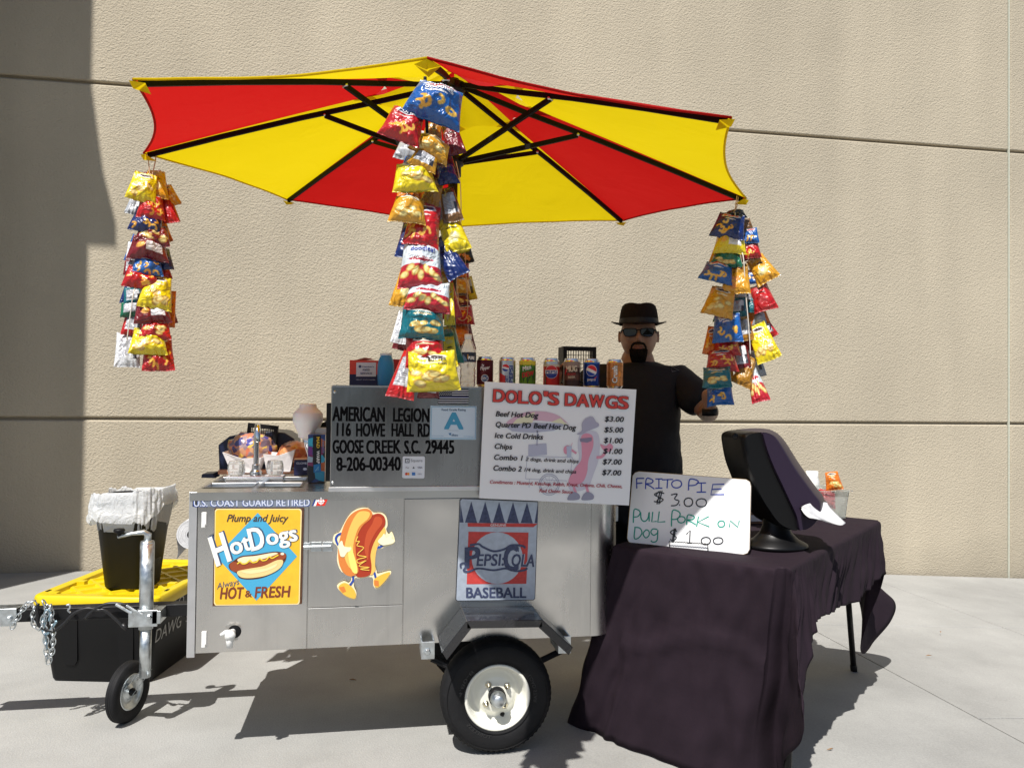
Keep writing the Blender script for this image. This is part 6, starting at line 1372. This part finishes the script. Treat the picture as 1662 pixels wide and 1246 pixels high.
S([(265,70,690,362,-.03,16,'curls','blue','large blue puff bag at the very top of',{'tilt':12,'top':.72,'words':w_blue}),
   (95,250,395,505,-.03,18,'puffs','red','large red and white puff bag under the top blue bag of',{'tilt':20,'words':[('PUFFS',.25,.74,.75,.76,.09,(240,240,240))]}),
   (525,340,670,600,.07,-12,'plain','maroon','maroon bag hidden behind the pole side near the top of'),
   (380,350,530,520,.05,5,'plain','dkgold','dark gold bag behind the red and white puff bag of'),
   (300,455,595,610,-.01,24,'chips','gold','gold chip bag slanting to the right in the upper part of'),
   (290,560,500,700,-.02,22,'back','gold','gold bag turned backwards under the slanting gold one of'),
   (165,640,480,862,-.01,-3,'chips','yellow','yellow and silver chip bag above the dull gold bag of'),
   (240,600,330,690,.04,10,'back','blue','small blue and white corner of a bag on the left of'),
   (390,740,525,980,.04,18,'plain','dkgold','dull gold plain bag between the yellow and orange bags of'),
   (480,650,635,805,.05,-10,'plain','navy','small navy bag beside the umbrella pole on'),
   (508,810,650,1080,.05,-12,'back','brown','brown and white striped bag turned backwards on'),
   (148,880,412,1082,-.02,6,'chips','gold','gold chip bag above the glossy red puff bag of',{'tilt':25}),
   (262,930,515,1250,.0,8,'puffs','red','glossy red puff bag in the middle of',{'top':.8}),
   (505,1030,700,1290,.04,-16,'plain','yellow','olive yellow bag leaning right in the middle of')],
  600, 120, Z4, vFr, GF, 'the front corner string')
w_or = [('doodles!', .2, .76, .85, .77, .11, (40,60,150)), ('Original', .12, .63, .62, .64, .06, (235,235,235)), ('WAVY CORN CHIPS', .12, .575, .75, .58, .035, (235,235,235))]
S([(395,5,560,330,.03,-30,'plain','navy','long navy bag twisted diagonally on the right of'),
   (425,-40,610,150,.05,-14,'back','yellow','yellow bag turned backwards beside the twisted navy bag of'),
   (125,70,440,400,-.02,3,'corn','red','white and red corn chip bag with blue lettering on',{'tilt':14,'top':.78,'words':w_or}),
   (175,345,495,562,-.03,4,'corn','red','white and red corn chip bag below the blue-lettered one of',{'tilt':20,'top':.85,'words':[('Original', .3, .80, .68, .80, .10, (190,30,50))]}),
   (400,200,490,420,.05,-6,'chips','gold','gold chip bag behind the upper corn chip bag of'),
   (448,350,525,660,.04,-3,'chips','yellow','tall yellow chip bag behind the corn chip bags of'),
   (130,525,452,755,-.03,2,'chips','teal','teal chip bag with pale chips low on',{'tilt':14,'top':.85,'words':[('POTATO CHIPS', .32, .68, .70, .68, .035, (200,220,210))]}),
   (85,560,190,790,.05,10,'back','white','white and red reversed bag left of the teal bag of'),
   (170,735,450,960,-.03,-2,'chips','red','red and yellow chip bag below the teal bag of',{'tilt':14,'top':.9,'words':[('Original', .32, .80, .62, .80, .05, (240,230,200))]}),
   (70,825,265,1180,.02,10,'back','red','tall red bag with a barcode at the bottom left of',{'top':.4}),
   (180,850,552,1130,-.05,-3,'chips','yellow','largest bright yellow butter chip bag, lowest on',{'tilt':10,'top':.85,'words':[('BUTTER', .42, .70, .80, .70, .085, (60,60,60)), ('CHIPS', .62, .60, .80, .60, .05, (70,70,70))]}),
   (258,1060,412,1182,.03,0,'label','maroon','small maroon bag peeking out under the bottom of',{'top':.9}),
   (440,740,540,960,.03,-6,'plain','yellow','yellow green bag behind the bottom bags of'),
   (490,880,545,1010,.06,0,'plain','teal','teal corner of a bag behind the bottom yellow bag of')],
  620, 380, Z4, vFr, GF, 'the front corner string')
S([(530,90,660,215,.0,-8,'bbq','black','black and orange bag at the top of'),
   (545,190,612,310,-.02,0,'puffs','orange','small orange red bag under the black bag of'),
   (480,310,642,430,-.01,0,'chips','gold','wide gold chip bag of'),
   (515,425,638,520,.0,0,'chips','maroon','dark maroon chip bag under the wide gold one of'),
   (510,505,668,650,-.02,0,'puffs','red','wide red puff bag beside the loose cord of'),
   (490,640,635,795,-.01,6,'bbq','orange','orange gold bag above the water bottle on'),
   (500,780,562,950,.0,0,'bbq','gold','lowest orange bag, half behind the water bottle, on')],
  620, 380, Z4, vB, GB, 'the back corner string')
S([(190,75,322,130,.03,-8,'plain','black','flat black bag top under the cord knot of'),
   (132,95,320,245,-.02,12,'curls','navy','dark blue puff bag at the top of'),
   (300,122,356,185,.05,-10,'plain','brown','small brown crumpled bag near the top of'),
   (140,180,322,328,-.02,4,'label','yellow','yellow chip bag with a white label near the top of'),
   (308,176,396,268,.03,0,'curls','blue','small blue foil bag at the upper right of'),
   (305,256,405,355,.03,-6,'puffs','red','small red, blue and silver foil bag at the upper right of'),
   (125,305,300,408,-.01,4,'chips','green','dark green chip bag of'),
   (62,380,252,492,-.02,14,'curls','blue','blue puff bag sticking out on the left of'),
   (188,385,346,560,-.03,0,'bbq','gold','gold barbecue chip bag in the middle of',{'words':[('BBQ', .24, .72, .76, .72, .13, (110,50,20))]}),
   (345,330,480,500,.03,-30,'plain','gold','long gold bag slanting out on the right of'),
   (320,420,392,502,.05,0,'curls','blue','small blue bag behind the slanting gold one of'),
   (85,520,262,690,-.03,14,'chips','gold','yellow gold chip bag slanting left below the barbecue bag of'),
   (352,502,482,660,.02,-16,'plain','red','glossy red bag at the right side of'),
   (215,580,330,690,.03,0,'back','teal','teal bag turned backwards at the centre of'),
   (325,575,398,665,.04,-6,'plain','teal','small crumpled teal bag beside the glossy red one of'),
   (268,525,350,590,.05,4,'back','silver','silver bag turned backwards above the teal bags of'),
   (132,672,300,838,-.04,-3,'curls','blue','large blue puff bag with white lettering on',{'top':.8,'words':[('Cheez', .22, .75, .75, .82, .12, (240,240,244)), ('Doodles', .22, .64, .78, .70, .09, (240,240,244))]}),
   (270,685,362,830,.03,-8,'back','dkgold','dark gold bag turned backwards behind the lettered blue bag of'),
   (362,655,440,735,.04,0,'plain','silver','silver bag top at the right side of'),
   (388,700,485,820,.04,-24,'back','red','red and white bag tilted at the right side of'),
   (352,728,488,950,-.01,-22,'chips','yellow','bright yellow bag tilted at the lower right of'),
   (84,745,150,910,.03,8,'puffs','orange','orange red bag at the left edge, lower part of'),
   (132,815,290,915,-.01,0,'puffs','red','red puff bag directly under the lettered blue bag of'),
   (90,880,272,1010,-.03,-4,'puffs','red','lower red puff bag, above the green bag of'),
   (248,830,345,1005,.02,-8,'back','maroon','dark red bag turned backwards, showing its label, on'),
   (265,920,385,1090,.0,24,'plain','dkgold','gold bag rolled into a bottle shape at the bottom of',{'top':.35}),
   (330,960,430,1180,-.01,-14,'corn','white','white and red cone-shaped bag at the bottom right of',{'top':.4}),
   (75,985,236,1100,-.07,-3,'chips','teal','teal chip bag at the hand of the person, on',{'top':.9}),
   (98,1075,245,1200,-.05,-6,'curls','blue','blue puff bag lowest in the hand of the person, on',{'top':.9})],
  1120, 320, ZR, vR, GR, 'the right corner string')
# half hidden bags that fill the strings out behind the front ones
def fill(items, vf, grp, where):
    for px, py, ww, hh, rot, kind, base, lab in items: bag(px, py, ww, hh, vf, rot, kind, base, lab+' '+where, grp)
fill([(253,300,34,48,-14,'plain','maroon','half hidden maroon bag edge right of the upper red bags on'),(224,330,30,44,12,'back','silver','half hidden silver bag edge left of the upper blue bag on'),(259,372,30,46,-12,'plain','orange','half hidden orange bag edge between the maroon bags on'),(224,405,32,46,12,'back','blue','half hidden blue bag edge left of the labelled maroon bag on'),
 (257,432,34,46,-10,'puffs','red','half hidden red bag edge below the plain navy bag on'),(218,470,34,50,10,'back','navy','half hidden navy bag edge left of the large yellow bag on'),(267,500,32,52,-8,'plain','maroon','half hidden maroon bag edge right of the lower labelled bag on'),(261,560,32,48,-8,'plain','gold','half hidden gold bag edge beside the lowest red bag on')], vL+.07, GL_, 'the left corner string')
fill([(668,236,44,60,12,'back','silver','half hidden silver bag under the red and white puff bag of'),(716,262,44,58,-8,'plain','maroon','half hidden maroon bag right of the slanting gold bag of'),(664,330,50,60,8,'plain','orange','half hidden orange bag left between the yellow and gold bags of'),(712,345,44,60,-12,'back','gold','half hidden gold bag right of the dull gold bag of'),
 (672,392,54,60,6,'plain','navy','half hidden navy bag under the glossy red bag of'),(716,420,46,60,-8,'back','silver','half hidden silver bag right of the lettered corn chip bag of'),(664,470,52,60,8,'plain','gold','half hidden gold bag left of the corn chip bags of'),(722,486,46,64,-8,'puffs','red','half hidden red bag right of the second corn chip bag of'),(668,540,50,60,8,'plain','maroon','half hidden maroon bag left of the teal bag of'),(728,560,40,60,-8,'plain','green','half hidden green bag right of the teal bag of')], vFr+.09, GF, 'the front corner string')
fill([(1200,372,30,40,-8,'back','silver','half hidden silver bag right of the top blue bag on'),(1172,410,34,44,10,'plain','gold','half hidden gold bag left of the green bag on'),(1214,400,30,46,-14,'plain','maroon','half hidden maroon bag left of the slanting gold bag on'),(1196,452,34,48,4,'back','blue','half hidden blue bag behind the barbecue bag on'),(1182,500,40,48,8,'plain','green','half hidden green bag behind the slanting yellow gold bag on'),
 (1226,505,34,48,-14,'plain','orange','half hidden orange bag beside the glossy red bag on'),(1206,545,36,48,-4,'chips','red','half hidden red chip bag right of the lettered blue bag on'),(1172,590,38,46,6,'plain','gold','half hidden gold bag behind the lower red bags on'),(1224,590,30,44,-10,'back','silver','half hidden silver bag beside the bright yellow tilted bag on')], vR+.07, GR, 'the right corner string')
fill([(748,430,30,44,6,'plain','red','half hidden red bag near the top of'),(757,468,30,40,-8,'back','yellow','half hidden yellow bag in the middle of'),(748,510,30,44,6,'plain','blue','half hidden blue bag near the wide red bag of'),(756,548,28,42,-6,'plain','maroon','half hidden maroon bag near the bottom of')], vB+.06, GB, 'the back corner string')
# cords
CRD = mat('white_cotton_cord', (.62,.58,.52), .85); CRD2 = mat('tan_cord', (.55,.38,.27), .85)
def cord(pts, y, label, m=CRD, r_=.0022, name='cotton_string', dots=None):
    q = MB(); q.tube(curve([onV(a_, b_, y+(d_[0] if d_ else 0)) for a_, b_, *d_ in pts], 6), r_, n=6); o = q.build(name, m); tag(o, label, 'cord'); return o
cord([(241,243),(241,262),(243,282),(243,296),(248,280),(252,262),(253,252)], vL, 'tan cord loop tying the left bag string to the umbrella', CRD2)
cord([(243,290,.0),(240,340,.05),(235,420,.05),(218,470,-.05),(213,500,-.06),(206,552,-.06)], vL, 'thick white cord hanging in front of the lower left bag string')
cord([(690,125),(690,145),(692,170),(694,300,.06),(692,450,.06),(690,600,.06)], vFr, 'black cord at the top of the front bag string', BLKMET, .004)
cord([(1196,318),(1193,340),(1191,345),(1196,335),(1198,320)], vR, 'tan cord loop tying the right bag string to the umbrella', CRD2)
cord([(1193,345,.0),(1197,400,-.02),(1206,415,-.06),(1210,470,-.06),(1216,540,-.06),(1218,575,-.06)], vR, 'white double cord running down the right bag string')
cord([(735,372),(742,400,-.06),(741,450,-.06),(744,490,-.06),(741,512,-.06),(752,520,-.06),(759,505,-.06),(757,450,-.06),(754,400,-.06),(752,370,-.02)], vB, 'cream cord loop hanging over the back bag string', CRD2)
# snack packets in the tub
for i, (px, py, w1, h1, rot, base, lab) in enumerate(((1352,780,26,28,-10,'orange','orange and red snack packet standing up in the clear tub'),(1340,808,34,24,12,'red','red snack packet lying in the clear tub'),(1328,815,26,20,-20,'gold','gold snack packet at the left inside the clear tub'))):
    bag(px, py, w1, h1, 3.43, rot, 'plain' if i else 'chips', base, lab, 'snack packets in the clear tub', top=.7)
# dry leaf litter on the concrete
LEAF = mat('dry_leaf', (.28,.15,.06), .8)
for px, py, lab in ((1507,1063,'small brown dry twig on the concrete right of the table'),(1348,1215,'tiny dry stem on the concrete near the bottom edge'),(573,1102,'tiny dark leaf scrap in the shadow left of the wheel'),(1527,1025,'tiny dark leaf crumb on the far slab at the right')):
    p = onH(px, py, 0); p = onH(px, py, gz(p.x)+.003); q = MB(); L = .018; g = rnd.uniform(0, 3)
    q.tube([p+Vector((-L*math.cos(g), -L*math.sin(g), 0)), p+Vector((0,0,.002)), p+Vector((L*math.cos(g+.3), L*math.sin(g+.3), 0))], [.0008,.003,.0008], n=5); o = q.build('leaf_scrap', LEAF); tag(o, lab, 'leaf')
